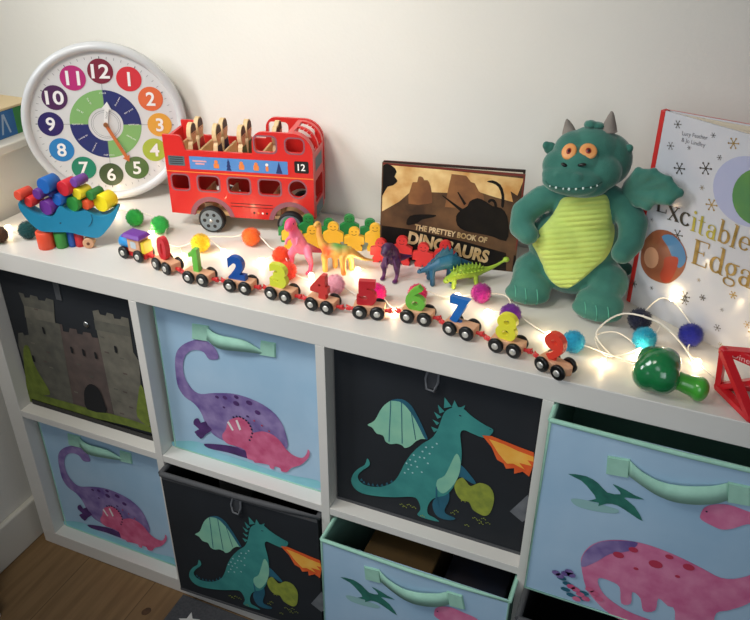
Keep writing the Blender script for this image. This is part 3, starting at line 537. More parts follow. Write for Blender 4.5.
# ------------------------------------------------------------------ clock
def clock():
    yaw = .5962; tilt = .02
    n0 = Vector((math.sin(yaw), -math.cos(yaw), 0)); ex = Vector((math.cos(yaw), math.sin(yaw), 0))
    ey = math.cos(tilt)*Vector((0, 0, 1)) - math.sin(tilt)*n0
    R = .154; C = Vector((.1386, .2771, .9189)); base = C - ey*(R+.0035)
    M = frame(base, ex, ey)
    t = thing('wall_clock', 'round white learning clock with rainbow number discs leaning in the corner', 'clock', M=M)
    W_ = mat('clock_rim_white', '#c6c8c9', rough=.35, coat=.3); F = mat('clock_face_white', '#d3d4d4', rough=.4, coat=.5)
    Cn = Matrix.Translation((0, R+.0035, 0)) @ Matrix.Rotation(-.059, 4, 'Z')
    MB().lathe([(.120, -.026), (.146, -.026), (.1535, -.020), (R, -.008), (.1525, -.001), (.149, .0025), (.144, .003), (.1385, .000), (.1365, -.006)], W_, Cn, 72, caps=False).build('rim', t)
    f = MB().lathe([(.1375, -.012), (.1375, -.0055)], F, Cn, 72)
    def ring(r0, r1, a0, a1, m, z, n=18):
        ps = [(r1*math.cos(a0+(a1-a0)*i/n), r1*math.sin(a0+(a1-a0)*i/n)) for i in range(n+1)]
        ps += [(r0*math.cos(a1+(a0-a1)*i/n), r0*math.sin(a1+(a0-a1)*i/n)) for i in range(n+1)]
        f.sheet([ps], m, Cn, z0=z)
    Z = -.0051
    green = mat('clock_green', '#7fb069', rough=.4, coat=.5); navy = mat('clock_navy', '#28306a', rough=.4, coat=.5)
    wt = mat('clock_digit_white', '#ecebea', rough=.4); gr = mat('clock_tick', '#70757a', rough=.5)
    for a, m in ((0, navy), (PI/2, green), (PI, navy), (1.5*PI, green)): ring(.0325, .0665, a, a+PI/2, m, Z)
    ring(.0268, .0275, 0, 2*PI, gr, Z, 40); ring(.0235, .024, 0, 2*PI, gr, Z, 40)
    for k in range(60):
        a = k*PI/30; c, s_ = math.cos(a), math.sin(a); l = .124 if k % 5 else .121; w = .0004 if k % 5 else .0009
        f.sheet([[(l*c-w*s_, l*s_+w*c), (l*c+w*s_, l*s_-w*c), (.1285*c+w*s_, .1285*s_-w*c), (.1285*c-w*s_, .1285*s_+w*c)][::-1]], gr, Cn, z0=Z)
    for q in range(4):
        a = q*PI/2; c, s_ = math.cos(a), math.sin(a); w = .0004
        f.sheet([[(.0325*c-w*s_, .0325*s_+w*c), (.119*c-w*s_, .119*s_+w*c), (.119*c+w*s_, .119*s_-w*c), (.0325*c+w*s_, .0325*s_-w*c)][::-1]], gr, Cn, z0=Z+.0001)
    words = ['o\'clock', 'five past', 'ten past', 'quarter past', 'twenty past', 'twenty-five past', 'half past', 'twenty-five to', 'twenty to', 'quarter to', 'ten to', 'five to']
    for k, wd in enumerate(words):
        a = PI/2 - k*PI/6
        A = a + (PI if PI/2 < (a % (2*PI)) < 1.5*PI else 0)
        MM = Cn @ Matrix.Translation((.052*math.cos(a), .052*math.sin(a), Z+.0004)) @ Matrix.Rotation(A if k % 6 else 0, 4, 'Z')
        if k % 6 == 0: MM = Cn @ Matrix.Translation((0 , .0610*math.sin(a), Z+.0004))
        f.text(wd, .0036, wt, MM, yc=True, fit=.020 if len(wd) > 7 else .013)
    f.build('face', t)
    cols = ['#d0303a', '#dd6a3c', '#e0a23c', '#a7b83c', '#4f6b35', '#41512f', '#1f8064', '#2a7cba', '#2b2160', '#4b2350', '#b52a72', '#7a1f35']
    names = ['red', 'orange', 'amber', 'lime green', 'olive green', 'dark green', 'sea green', 'blue', 'indigo', 'plum', 'magenta', 'maroon']
    for k in range(12):
        a = PI/2 - (k+1)*PI/6; x, y = .1013*math.cos(a), .1013*math.sin(a)
        m = mat('clock_disc_%s' % names[k].replace(' ', '_'), cols[k], rough=.4, coat=.5)
        d = MB().lathe([(.0233, Z-.0002), (.0233, Z+.0003)], m, Cn @ Matrix.Translation((x, y, 0)), 32)
        s = str(k+1); d.text(s, .0265, wt, Cn @ Matrix.Translation((x, y, Z+.0008)), yc=True, bold=.02, fit=(.033 if k > 8 else None) if k != 10 else .025, sx=1.0)
        o = d.build('number_disc', t); o['label'] = '%s disc with the number %s' % (names[k], s)
    # hands: white hour hand to just past 12, orange minute hand towards 5
    def hand(name, ang, L_, w, m, z, head, label, blk=None):
        a = PI/2 - ang; H = Cn @ Matrix.Translation((0, 0, z)) @ Matrix.Rotation(a-PI/2, 4, 'Z')
        b = MB().sheet([[(-w, -.004), (w, -.004), (w, L_-head), (w*2.4, L_-head), (0, L_), (-w*2.4, L_-head), (-w, L_-head)]], m, H, t=.0008)
        if name == 'hour_hand':
            b.text('hour', .005, gr, H @ Matrix.Translation((0, .02, .0002)) @ Matrix.Rotation(PI/2, 4, 'Z'), yc=True)
        o = b.build(name, t); o['label'] = label
    hand('hour_hand', math.radians(8), .045, .0038, mat('hand_white', '#e6e6e4', rough=.4), -.0025, .014, 'white hour hand pointing to twelve')
    hand('minute_hand', math.radians(153), .083, .0032, mat('hand_orange', '#c9713a', '#bd6434', rough=.45, nscale=50), -.0013, .012, 'orange minute hand pointing to five')
    MB().lathe([(.0045, -.004), (.0045, .0002)], mat('clock_hub', '#8c5a33', rough=.4), Cn, 16).build('hub', t)
    MB().lathe([(.0, -.0265), (.120, -.0265), (.122, -.024)], mat('clock_back', '#c8c8c6', rough=.6), Cn, 48, caps=False).build('back_cover', t)
clock()

# ------------------------------------------------------------------ box on the ledge
def ledge_box():
    b = mat('box_blue', '#1f5a96', '#2a679f', rough=.6, nscale=20); g = mat('box_green', '#2f7a3c', rough=.6); tn = mat('box_tan', '#c9b48c', rough=.7)
    mb = MB().box((-.14, 0, 0), (0, .105, .052), b).box((-.14, .105, 0), (0, .16, .052), g).box((-.141, 0, .052), (.001, .16, .057), tn)
    M = frame((.0006, .078, .008), (0, 1, 0), (0, 0, 1)); w = mat('box_motif', '#9fb4c8', rough=.6)
    mb.sheet([[(-.012, 0), (-.008, 0), (0, .03), (.008, 0), (.012, 0), (.003, .038), (-.003, .038)]], w, M)
    o = mb.build('storage_box', None, .0015); o.location = (-.05, .13, .890)
    tag(o, 'blue and green box with tan top lying on the white ledge beside the clock', 'box')
ledge_box()

# ------------------------------------------------------------------ bus
def bus():
    t = thing('toy_bus', 'red wooden double-decker toy bus with open top and number 12', 'toy bus', (.3233, .2095, TOP), .2437)
    L, W = .274, .097; h0, h1, h2, hr, h3 = .030, .114, .181, .154, .195
    red = mat('bus_red', '#d42a26', '#cb2522', rough=.38, nscale=10, coat=.25)
    dk = mat('bus_purple_grey', '#8b5560', rough=.5); blue = mat('bus_banner_blue', '#4f86c6', rough=.5)
    wd = mat('bus_plywood', '#d8b98a', '#caa673', rough=.6, nscale=40); slate = mat('bus_vent', '#54656c', rough=.5)
    wt = mat('bus_white', '#eceae6', rough=.5); bk = mat('bus_black', '#111113', rough=.5)
    orange = mat('bus_orange', '#e0803f', rough=.5); yl = mat('bus_yellow_line', '#e8823c', rough=.5); nv = mat('bus_navy', '#1c2f66', rough=.5); pk = mat('bus_pale_pink', '#d9a0a6', rough=.5)
    a, b, r = .0789, .2299, .0250
    def arc(cx, cy, R, s, e, n=10): return [(cx+R*math.cos(s+(e-s)*i/n), cy+R*math.sin(s+(e-s)*i/n)) for i in range(n+1)]
    wins = [rrect(.008, .079, .040, .107, .007), rrect(.058, .079, .097, .107, .007), rrect(.115, .079, .155, .107, .007), rrect(.173, .079, .212, .107, .007), circ(.244, .093, .0155)]
    cab = [rrect(.170, .159, .208, .187, .008), rrect(.226, .160, .258, .186, .009)]
    out = [(0, h0+.002)] + arc(a, r, .034, PI, 0) + arc(b, r, .034, PI, 0) + [(L-.001, h0+.01), (L, h1)]
    out += [(L, .160)] + arc(L-.036, h3-.036, .036, 0, PI/2, 8) + arc(.185, h3-.02, .02, PI/2, PI, 6) + [(.164, hr), (.040, hr)] + [(.036, .172)] + arc(.026, h2-.010, .010, 0, PI/2, 4) + [(0, h2)]
    out = [(p[0], max(p[1], h0)) for p in out]
    def side(y, facing):
        M = FR(y); mb = MB(); mb.sheet([out] + wins + cab, red, M, t=.006)
        if facing:
            for w_ in wins + cab:
                cx = sum(p[0] for p in w_)/len(w_); cy = sum(p[1] for p in w_)/len(w_)
                big = [(cx+(p[0]-cx)*1.16, cy+(p[1]-cy)*1.20) for p in w_]; mb.sheet([big, w_], dk, M, z0=.0003)
            for c in (a, b):
                ring = arc(c, r, .043, PI, 0, 14) + arc(c, r, .0342, 0, PI, 14); mb.sheet([[(p[0], max(p[1], h0+.0005)) for p in ring]], dk, M, z0=.0004)
            mb.sheet([[(0, h1-.001), (L, h1-.001), (L, h1+.001), (0, h1+.001)]], yl, M, z0=.0004)
            mb.sheet([[(.006, .125), (.037, .125), (.037, .143), (.006, .143)]], slate, M, z0=.0004)
            for k in range(4): mb.sheet([[(.009, .128+.004*k), (.034, .128+.004*k), (.034, .1292+.004*k), (.009, .1292+.004*k)]], bk, M, z0=.0006)
            mb.sheet([[(.046, .120), (.228, .120), (.228, .144), (.046, .144)]], blue, M, z0=.0004)
            mb.sheet([rrect(.240, .124, .266, .146, .003)], bk, M, z0=.0004)
            mb.text('12', .0125, wt, FR(y-.0006, .253, .135), yc=True, bold=.02)
            # banner pictures: caption bars, guard, tower, phone box, figures, spire
            mb.sheet([[(.052, .134), (.078, .134), (.078, .137), (.052, .137)]], pk, M, z0=.0006); mb.sheet([[(.057, .129), (.074, .129), (.074, .132), (.057, .132)]], pk, M, z0=.0006)
            for x, m_, w_, h_ in ((.096, orange, .005, .009), (.143, orange, .005, .010), (.170, orange, .005, .010)):
                mb.sheet([rrect(x-w_, .124, x+w_, .124+h_, .002)], m_, M, z0=.0006); mb.sheet([circ(x, .136, .0035, n=10)], m_, M, z0=.0007)
            mb.sheet([[(.114, .121), (.124, .121), (.1215, .127), (.123, .128), (.121, .134), (.122, .135), (.119, .143), (.116, .135), (.117, .134), (.115, .128), (.1165, .127)]], nv, M, z0=.0006)
            mb.sheet([[(.206, .121), (.218, .121), (.212, .143)]], nv, M, z0=.0006); mb.sheet([circ(.190, .136, .003, n=8), ], wt, M, z0=.0006); mb.sheet([rrect(.1875, .124, .1925, .133, .001)], orange, M, z0=.0006)
            for z_ in (.058, .052): mb.sheet([[(.116, z_), (.196, z_), (.196, z_+.0012), (.116, z_+.0012)]], bk, M, z0=.0004)
            for k in range(4): mb.sheet([circ(.160+.008*k, .042, .0022, n=8)], (bk, orange, wt, bk)[k], M, z0=.0004)
        return mb.build('side_panel', t)
    side(0, True); side(W-.006, False)
    MB().box((.002, .006, .030), (L-.002, W-.012, .036), wd).build('lower_deck', t)
    MB().box((.002, .006, .112), (L-.001, W-.012, .117), red).build('upper_deck', t)
    MB().box((0, .006, h0), (.005, W-.012, .172), red).build('rear_panel', t)
    # front: windscreen frame, upper windscreen and curved roof over the cab
    F = frame((L-.0005, .006, 0), (0, 1, 0), (0, 0, 1)); FW = W-.018
    fp = MB().sheet([[(0, h0+.005), (FW, h0+.005), (FW, h1), (0, h1)], rrect(.010, .062, FW-.010, .104, .006)], red, F, t=.005)
    fp.sheet([[(.012, .034), (FW-.012, .034), (FW-.012, .056), (.012, .056)]], slate, F, z0=.0004)
    fp.sheet([[(0, h1), (FW, h1), (FW, .158), (0, .158)]], red, F, t=.005)
    fp.sheet([[(.014, .121), (FW-.014, .121), (FW-.014, .146), (.014, .146)]], slate, F, z0=.0004)
    fp.build('front_panel', t)
    # front upper window: slanting bar frame following the curved roofline
    rf = MB(); prof = arc(L-.036, h3-.036, .036, 0, PI/2, 8)
    for y0, y1 in ((.006, .016), (W-.022, W-.012), (.042, .049)):
        for i in range(len(prof)-1):
            (x0, z0), (x1, z1) = prof[i], prof[i+1]
            rf.add([(x0, y0, z0), (x0, y1, z0), (x1, y1, z1), (x1, y0, z1), (x0-.004, y0, z0-.003), (x0-.004, y1, z0-.003), (x1-.003, y1, z1-.004), (x1-.003, y0, z1-.004)],
                   [(0,1,2,3), (7,6,5,4), (0,3,7,4), (1,5,6,2), (0,4,5,1), (3,2,6,7)], red)
    rf.box((L-.045, .006, h3-.0045), (L-.036, W-.012, h3-.0003), red)
    rf.build('roof_frame', t)
    st = MB()
    for x in (.075, .120, .205):
        st.box((x-.014, .012, .036), (x+.002, W-.018, .050), wd); st.box((x-.017, .012, .050), (x-.013, W-.018, .068), wd)
    st.build('lower_seats', t)
    us = MB()
    for x in (.034, .081, .127, .196):
        us.box((x-.012, .008, .117), (x+.004, W-.014, .131), wd)
        us.add([(x-.016, .008, .117), (x-.011, .008, .117), (x-.018, .008, .150), (x-.022, .008, .150), (x-.016, W-.014, .117), (x-.011, W-.014, .117), (x-.018, W-.014, .150), (x-.022, W-.014, .150)],
               [(0,1,2,3), (7,6,5,4), (0,4,5,1), (1,5,6,2), (2,6,7,3), (3,7,4,0)], wd)
    us.build('upper_seats', t)
    hubm = mat('wheel_hub', '#6f7c84', rough=.4); ty = mat('tyre_black', '#131314', rough=.6)
    for x in (a, b):
        for y, d in ((-.010, 1), (W-.004, -1)):
            w = MB(); yy = y
            w.cyl((x, yy, r), (x, yy+.014, r), r, ty, 32, .002)
            face = yy-.0002 if d == 1 else yy+.0142
            Mw = FR(yy-.0003, x, r) if d == 1 else frame((x, yy+.0143, r), (-1, 0, 0), (0, 0, 1))
            w.sheet([circ(0, 0, .0205, n=32)], hubm, Mw, z0=.0002)
            for k in range(6):
                q = k*PI/3; w.sheet([circ(.0125*math.cos(q), .0125*math.sin(q), .0035, n=10)], ty, Mw, z0=.0004)
            w.lathe([(.0035, 0), (.0035, .002), (.001, .003)], mat('axle_cap', '#c9c9c6', rough=.3, metal=.8), Mw, 12)
            w.build('wheel', t)
        MB().cyl((x, .002, r), (x, W-.004, r), .004, wd, 10).build('axle', t)
    return t
BUS = bus()

def passengers():
    wd = mat('figure_birch', '#dcc094', '#d0b07f', rough=.6, nscale=50); dk = mat('figure_print_brown', '#4a2c1e', rough=.6)
    sk = mat('figure_print_skin', '#d9a07a', rough=.6)
    cl = {'red': mat('figure_red', '#b5332c', rough=.6), 'navy': mat('figure_navy', '#2a2f4a', rough=.6), 'green': mat('figure_green', '#4a6b45', rough=.6)}
    out = [(-.010, 0), (.010, 0), (.0115, .016), (.009, .027), (.0055, .031)]
    hd = [(.0112*math.cos(a), .0395+.0112*math.sin(a)) for a in [(-.95+i*(PI+1.9)/14) for i in range(15)]]
    out = out + hd + [(-.0055, .031), (-.009, .027), (-.0115, .016)]
    c, s = math.cos(.2437), math.sin(.2437)
    rows = [(.050, .0, 'red', 'rear'), (.097, 1, 'navy', 'middle'), (.143, 2, 'green', 'front')]
    K = Matrix.Diagonal((1.3, 1.6, 1.2, 1))
    def one(lx, ly, m, label):
        x = .3233 + lx*c - ly*s; y = .2095 + lx*s + ly*c
        t = thing('toy_passenger', label, 'toy figure', (x, y, TOP+.1175), .2437, 'wooden bus passengers')
        M = frame((0, 0, 0), (0, 1, 0), (0, 0, 1)) @ K   # faces the front of the bus
        b = MB().sheet([out], wd, M, t=.0065)
        b.sheet([[(-.009, .003), (.009, .003), (.010, .016), (.0075, .027), (-.0075, .027), (-.010, .016)]], m, M, z0=.0003)
        b.sheet([circ(0, .0385, .0085, n=20)], sk, M, z0=.0003)
        b.sheet([[(-.0095, .040), (.0095, .040), (.008, .046), (.004, .049), (-.004, .049), (-.008, .046)]], dk, M, z0=.0005)
        for q in (-.003, .003): b.sheet([circ(q, .0385, .0009, n=8)], dk, M, z0=.0006)
        b.build('body', t, .0)
    for lx, k, col, nm in rows:
        for ly, sd in ((.024, 'window'), (.060, 'far')):
            one(lx, ly, cl[col], 'wooden passenger in %s seated on the %s row, %s side of the open top bus' % ({'rear': 'red', 'middle': 'navy', 'front': 'green'}[nm], nm, 'near' if sd == 'window' else 'far'))
    one(.205, .030, cl['red'], 'wooden passenger sitting in the roofed front cab of the bus')
    one(.200, .062, cl['navy'], 'wooden passenger behind in the roofed cab, far side of the bus')
passengers()

# ------------------------------------------------------------------ stacking crescent and logs
def crescent():
    o0 = Vector((.2, .058, TOP)); e = Vector((.871, .4913, 0)).normalized(); rz = math.atan2(e.y, e.x)
    teal = mat('crescent_blue', '#2490b8', '#1f87ae', rough=.5, nscale=15)
    ln = mat('crescent_line', '#12506b', rough=.6)
    t = thing('balance_toy', 'blue wooden balancing crescent with wavy edge carrying coloured logs', 'balance toy', tuple(o0 + Vector((0, 0, 0))), rz)
    b = MB().sheet([catmull(DATA['boat'], True, 4)], teal, FR(-.006), t=.026)
    ps = [(.055, -.0063, .066), (.0555, -.0063, .058), (.053, -.0063, .050), (.047, -.0063, .043)]
    b.tube(catmull(ps, False, 4), .0006, ln, 6); b.ell((.0005, -.0063, .052), (.0018, .0008, .0018), ln, sub=1)
    b.build('body', t)
    logs = [(-.0124, .1204, .0128, '#1560ae', 'large blue'), (.0188, .1144, .0122, '#c9232f', 'large red'), (.0385, .1246, .0078, '#6d3f95', 'small purple, topmost'), (.0399, .1034, .0092, '#f0dc2c', 'slim yellow'),
            (-.0262, .1060, .0088, '#5d2f86', 'small purple beside the blue one'), (-.0580, .1045, .0082, '#dd4a33', 'orange at the left tip'), (-.0432, .0920, .0085, '#d4302e', 'small red near the left tip'), (-.0167, .0807, .0125, '#6b2f8f', 'large purple'),
            (.0050, .0940, .0096, '#1760b4', 'small blue'), (.0290, .0853, .0122, '#2c8634', 'large green'), (.0502, .0830, .0084, '#e0552c', 'small orange'), (.0610, .1000, .0080, '#2f7d36', 'small green'), (.0765, .0850, .0142, '#f2dd1c', 'large yellow'),
            (-.0052, .1052, .0050, '#232a72', 'thin navy')]
    c, s = math.cos(rz), math.sin(rz)
    def W(x, y, z): return (o0.x + x*c - y*s, o0.y + x*s + y*c, o0.z + z)
    for i, (x, z, r, col, nm) in enumerate(logs):
        m = mat('log_paint_%d' % i, col, rough=.5)
        b = MB().cyl((0, -.003, 0), (0, .026, 0), r*1.12, m, 28, .0012)
        o = b.build('wooden_log'); o.location = W(x-.002, 0, z-.001); o.rotation_euler = (0, 0, rz - .50)
        tag(o, '%s wooden log stacked on the blue crescent' % nm if 'tip' not in nm and 'beside' not in nm and 'topmost' not in nm else '%s, wooden log stacked on the blue crescent' % nm, 'wooden log', 'coloured logs on the crescent')
    for x, r, h, col, nm in ((-.0351, .0150, .0330, '#e8502f', 'thick orange-red'), (-.0086, .0112, .0300, '#3b8f3c', 'green'), (.0092, .0066, .0290, '#2155a8', 'blue'), (.0225, .0078, .0270, '#c92c33', 'red')):
        o = MB().cyl((0, 0, 0), (0, 0, h), r, mat('peg_' + col[1:], col, rough=.5), 26, .0015).build('wooden_log')
        o.location = W(x, .008, 0); tag(o, '%s upright log standing under the blue crescent' % nm, 'wooden log', 'logs under the crescent')
    wdm = mat('bare_wood', '#d9a882', '#cc9872', rough=.6, nscale=60)
    b = MB().cyl((0, -.010, .0098), (0, .008, .0098), .0098, wdm, 24, .001); b.sheet([circ(0, .0098, .0030, n=14)], mat('wood_hole', '#6a3c28', rough=.8), FR(-.0102), z0=.0001)
    o = b.build('wooden_log'); o.location = W(.0402, .004, 0); o.rotation_euler = (0, 0, rz)
    tag(o, 'small bare wood log with a hole, lying at the right end under the crescent', 'wooden log', 'logs under the crescent')
crescent()

# ------------------------------------------------------------------ train
wood_m = mat('train_beech', '#dba884', '#cf9873', rough=.5, nscale=70)
tyre = mat('train_wheel_black', '#0e0e0f', rough=.35); hubw = mat('train_hub', '#cfcdc6', rough=.3, metal=.6); hook_m = plastic('train_hook_red', '#cf2a2c')
def wheels(t, xs, w=.027, r=.0115):
    for x in xs:
        for sgn in (-1, 1):
            b = MB(); y = sgn*w/2; y0 = y - .003; b.cyl((x, y0, r), (x, y0+.006, r), r, tyre, 26, .0018)
            M = FR(y0-.0002, x, r) if sgn < 0 else frame((x, y0+.0062, r), (-1, 0, 0), (0, 0, 1))
            b.lathe([(.0050, 0), (.0050, .0008), (.002, .0014), (0, .0014)], hubw, M, 14, caps=False)
            b.build('wheel', t)
def hook(t, x, d):
    b = MB().cyl((x, 0, .010), (x+d*.007, 0, .010), .0028, hook_m, 10)
    b.ell((x+d*.008, 0, .010), (.0038, .0032, .0045), hook_m, sub=2)
    b.tube([(x+d*.008, 0, .012), (x+d*.012, 0, .015), (x+d*.0135, 0, .010), (x+d*.011, 0, .007)], .0016, hook_m, 6)
    b.build('coupling_hook', t)
nums = [('0', '#cc2330', 'red'), ('1', '#6cc04a', 'light green'), ('2', '#154f9f', 'blue'), ('3', '#d3d93c', 'yellow-green'), ('4', '#c93a35', 'brick red'), ('5', '#c4252e', 'deep red'), ('6', '#6cb83e', 'green'), ('7', '#1667b5', 'blue'), ('8', '#e6e03a', 'yellow'), ('9', '#e0412f', 'orange-red')]
wl = [((.4021, .0532), (.4232, .0449)), ((.4772, .0339), (.505, .0337)), ((.5558, .0355), (.582, .0373)), ((.6282, .04), (.6553, .0376)), ((.7024, .0349), (.7297, .0332)), ((.782, .0399), (.8067, .0483)), ((.8517, .0577), (.8786, .0594)), ((.9218, .0501), (.9475, .0452)), ((.9957, .0328), (1.022, .0276)), ((1.0655, .0128), (1.0898, -.0021))]
def train():
    for i, ((ax, ay), (bx, by)) in enumerate(wl):
        yaw = math.atan2(by-ay, bx-ax)*.8; mx, my = (ax+bx)/2, (ay+by)/2
        x = mx - math.sin(yaw)*.013; y = my + math.cos(yaw)*.013
        s, col, nm = nums[i]
        t = thing('train_car', 'small wooden train car carrying %s %s number %s' % ('an' if nm[0] == 'o' else 'a', nm, s), 'toy train car', (x, y, TOP), yaw, 'number train cars')
        last = i == 9
        b = MB()
        if last: b.sheet([[(-.024, -.0095), (.016, -.0095), (.023, -.006), (.026, 0), (.023, .006), (.016, .0095), (-.024, .0095)]], wood_m, frame((0, 0, .0185), (1, 0, 0), (0, 1, 0)), t=.0125)
        else: b.box((-.0240, -.0098, .006), (.0240, .0098, .0200), wood_m)
        b.build('car_base', t, .0012)
        wheels(t, (-.0135, .0135))
        if i: hook(t, -.0235, -1)
        else: hook(t, -.0235, -1)
        if not last: hook(t, .0235, 1)
        nm_m = mat('number_paint_%s' % s, col, rough=.45, coat=.1)
        th = .0095; M = FR(-th/2, -.003, 0) @ Matrix.Rotation(-.04, 4, 'Z')
        q = MB()
        if s == '1':
            o1 = [(-.0035, 0), (.0065, 0), (.0065, .043), (-.0015, .043), (-.0040, .038), (-.0105, .034), (-.0105, .026), (-.0035, .029)]
            q.sheet([o1], nm_m, FR(-th/2-.001, -.004, .0178), t=th)
        else: q.text(s, .043, nm_m, FR(-th/2-.001, -.004, .0180+.0214), t=th, bold={'6': .035, '8': .035, '9': .035, '0': .05}.get(s, .065), yc=True, fit={'0': .0235}.get(s, .0305))
        q.cyl((-.004, 0, .016), (-.004, 0, .021), .004, nm_m, 10)
        o = q.build('number', t); o['label'] = '%s number %s' % (nm, s)
    # engine: faces left
    t = thing('train_engine', 'small wooden train engine with purple roof and blue boiler at the head of the train', 'toy train engine', (.3394, .0785, TOP), -.10)
    pur = mat('engine_purple', '#6a2f96', rough=.45); bl = mat('engine_blue', '#2f8fd0', rough=.45); yl = mat('engine_yellow', '#ecd23a', rough=.45); rd = mat('engine_red', '#cc2a2c', rough=.45)
    MB().box((-.029, -.0095, .006), (.029, .0095, .0165), rd).build('chassis', t, .001)
    MB().cyl((-.030, 0, .0275), (-.004, 0, .0275), .0112, bl, 24, .0015).build('boiler', t)
    MB().box((-.006, -.0125, .0165), (.021, .0125, .0425), wood_m).sheet([rrect(.001, .024, .014, .037, .003)], mat('engine_window', '#b9c6cc', rough=.5), FR(-.0126), z0=.0003).build('cab', t, .001)
    MB().add([(-.017, -.017, .0425), (.026, -.017, .0425), (.026, .017, .0425), (-.017, .017, .0425), (-.013, -.012, .0495), (.022, -.012, .0495), (.022, .012, .0495), (-.013, .012, .0495)],
             [(3,2,1,0), (4,5,6,7), (0,1,5,4), (1,2,6,5), (2,3,7,6), (3,0,4,7)], pur).build('roof', t, .002)
    MB().box((.0215, -.010, .0165), (.029, .010, .038), yl).build('rear_block', t, .001)
    wheels(t, (-.0175, .0165)); hook(t, .029, 1)
train()

# ------------------------------------------------------------------ jigsaw people
def puzzle():
    def fig(col, nm, x, y, rz, tall, label, group, w=.0365):
        ZS = Matrix.Diagonal((1, .86, 1, 1)); m = plastic('puzzle_' + nm, col, .45); dk = mat('puzzle_ink_' + nm, {'green': '#0f4a25', 'yellow': '#8a5a12', 'red': '#7d1418', 'blue': '#0d2f66'}[nm], rough=.6)
        t = thing('puzzle_person', label, 'puzzle piece', (x, y, TOP), rz, group)
        w = .0365
        h = .010 if tall else 0
        hw = w/2-.0003
        half = [(.0030, 0), (.0135, 0), (.0145, .008), (.0118, .012), (.0118, .015+h*.4), (hw, .015+h*.5), (hw, .031+h*.6), (.0105, .0335+h*.9), (.0065, .0345+h)]
        hr = .0098; cz = .0415+h
        head = [(hr*math.cos(a), cz+hr*math.sin(a)) for a in [(-.85+i*(PI+1.7)/16) for i in range(17)]]
        out = half + head + [(-p[0], p[1]) for p in reversed(half)] + [(0, .006)]
        b = MB().sheet([out], m, FR(0) @ ZS, t=.009)
        M = FR(-.0002) @ ZS
        for q in (-.0035, .0035): b.sheet([circ(q, cz+.002, .0013, n=8)], dk, M)
        sm = [(.0055*math.cos(a), cz-.001+.0055*math.sin(a)) for a in [PI+.5+i*(PI-1)/8 for i in range(9)]]
        b.sheet([sm + [(p[0]*.8, cz-.001+(p[1]-cz+.001)*.75) for p in reversed(sm)]], dk, M)
        b.build('body', t, .0008)
    for i in range(5):
        k = .0372*i
        fig('#e9b62a', 'yellow', (.572+k*.943), .2165+k*.333, .340, i % 2 == 0, 'yellow smiling puzzle person, %s in the yellow row behind the orange dinosaur' % ('first on the left', 'second', 'middle one', 'fourth', 'last on the right')[i], 'yellow puzzle people')
    for i in range(5):
        k = .0372*i
        fig('#1f8a45', 'green', (.552+k*.915), .2400+k*.403, .415, i % 2 == 1, 'green smiling puzzle person, %s in the green back row' % ('first beside the bus wheel', 'second', 'middle one', 'fourth', 'last on the right')[i], 'green puzzle people')
    fig('#1c5cab', 'blue', .722, .3105, .35, True, 'blue puzzle person at the end of the green row by the book', 'blue puzzle people')
    for i in range(4):
        k = .0372*i
        fig('#d5302f', 'red', .738+k*.9857, .2285+k*.168, .169, i % 2 == 1, 'red smiling puzzle person, %s in the red row before the dinosaur book' % ('leftmost', 'second', 'third', 'rightmost')[i], 'red puzzle people')
puzzle()

# ------------------------------------------------------------------ toy dinosaurs
def eye(o_parent, pts, m, r=.0012):
    b = MB()
    for p in pts: b.ell(p, r, m, sub=2)
    return b.build('eye', o_parent)
def rel(pts, base): return [tuple(Vector(p)-Vector(base)) for p in pts]
def gradmat(name, base, spots, bscale=300):
    """base colour with soft coloured patches at object-space places: (centre, radius, colour)"""
    m = mat(name, base, rough=.45, bump=.25, bscale=bscale, dist=.001); nt = m.node_tree; b = nt.nodes['Principled BSDF']
    tc = nt.nodes.new('ShaderNodeTexCoord'); prev = None
    for c, r, col in spots:
        vd = nt.nodes.new('ShaderNodeVectorMath'); vd.operation = 'DISTANCE'; vd.inputs[1].default_value = c
        nt.links.new(tc.outputs['Object'], vd.inputs[0])
        mr = nt.nodes.new('ShaderNodeMapRange'); mr.inputs[1].default_value = r*.45; mr.inputs[2].default_value = r; mr.inputs[3].default_value = 1; mr.inputs[4].default_value = 0
        nt.links.new(vd.outputs['Value'], mr.inputs[0])
        mx = nt.nodes.new('ShaderNodeMix'); mx.data_type = 'RGBA'; mx.inputs[7].default_value = lin(col)
        if prev: nt.links.new(prev, mx.inputs[6])
        else: mx.inputs[6].default_value = lin(base)
        nt.links.new(mr.outputs[0], mx.inputs[0]); prev = mx.outputs[2]
    nt.links.new(prev, b.inputs['Base Color'])
    return m
black_eye = mat('toy_eye', '#0a0a0a', rough=.2)

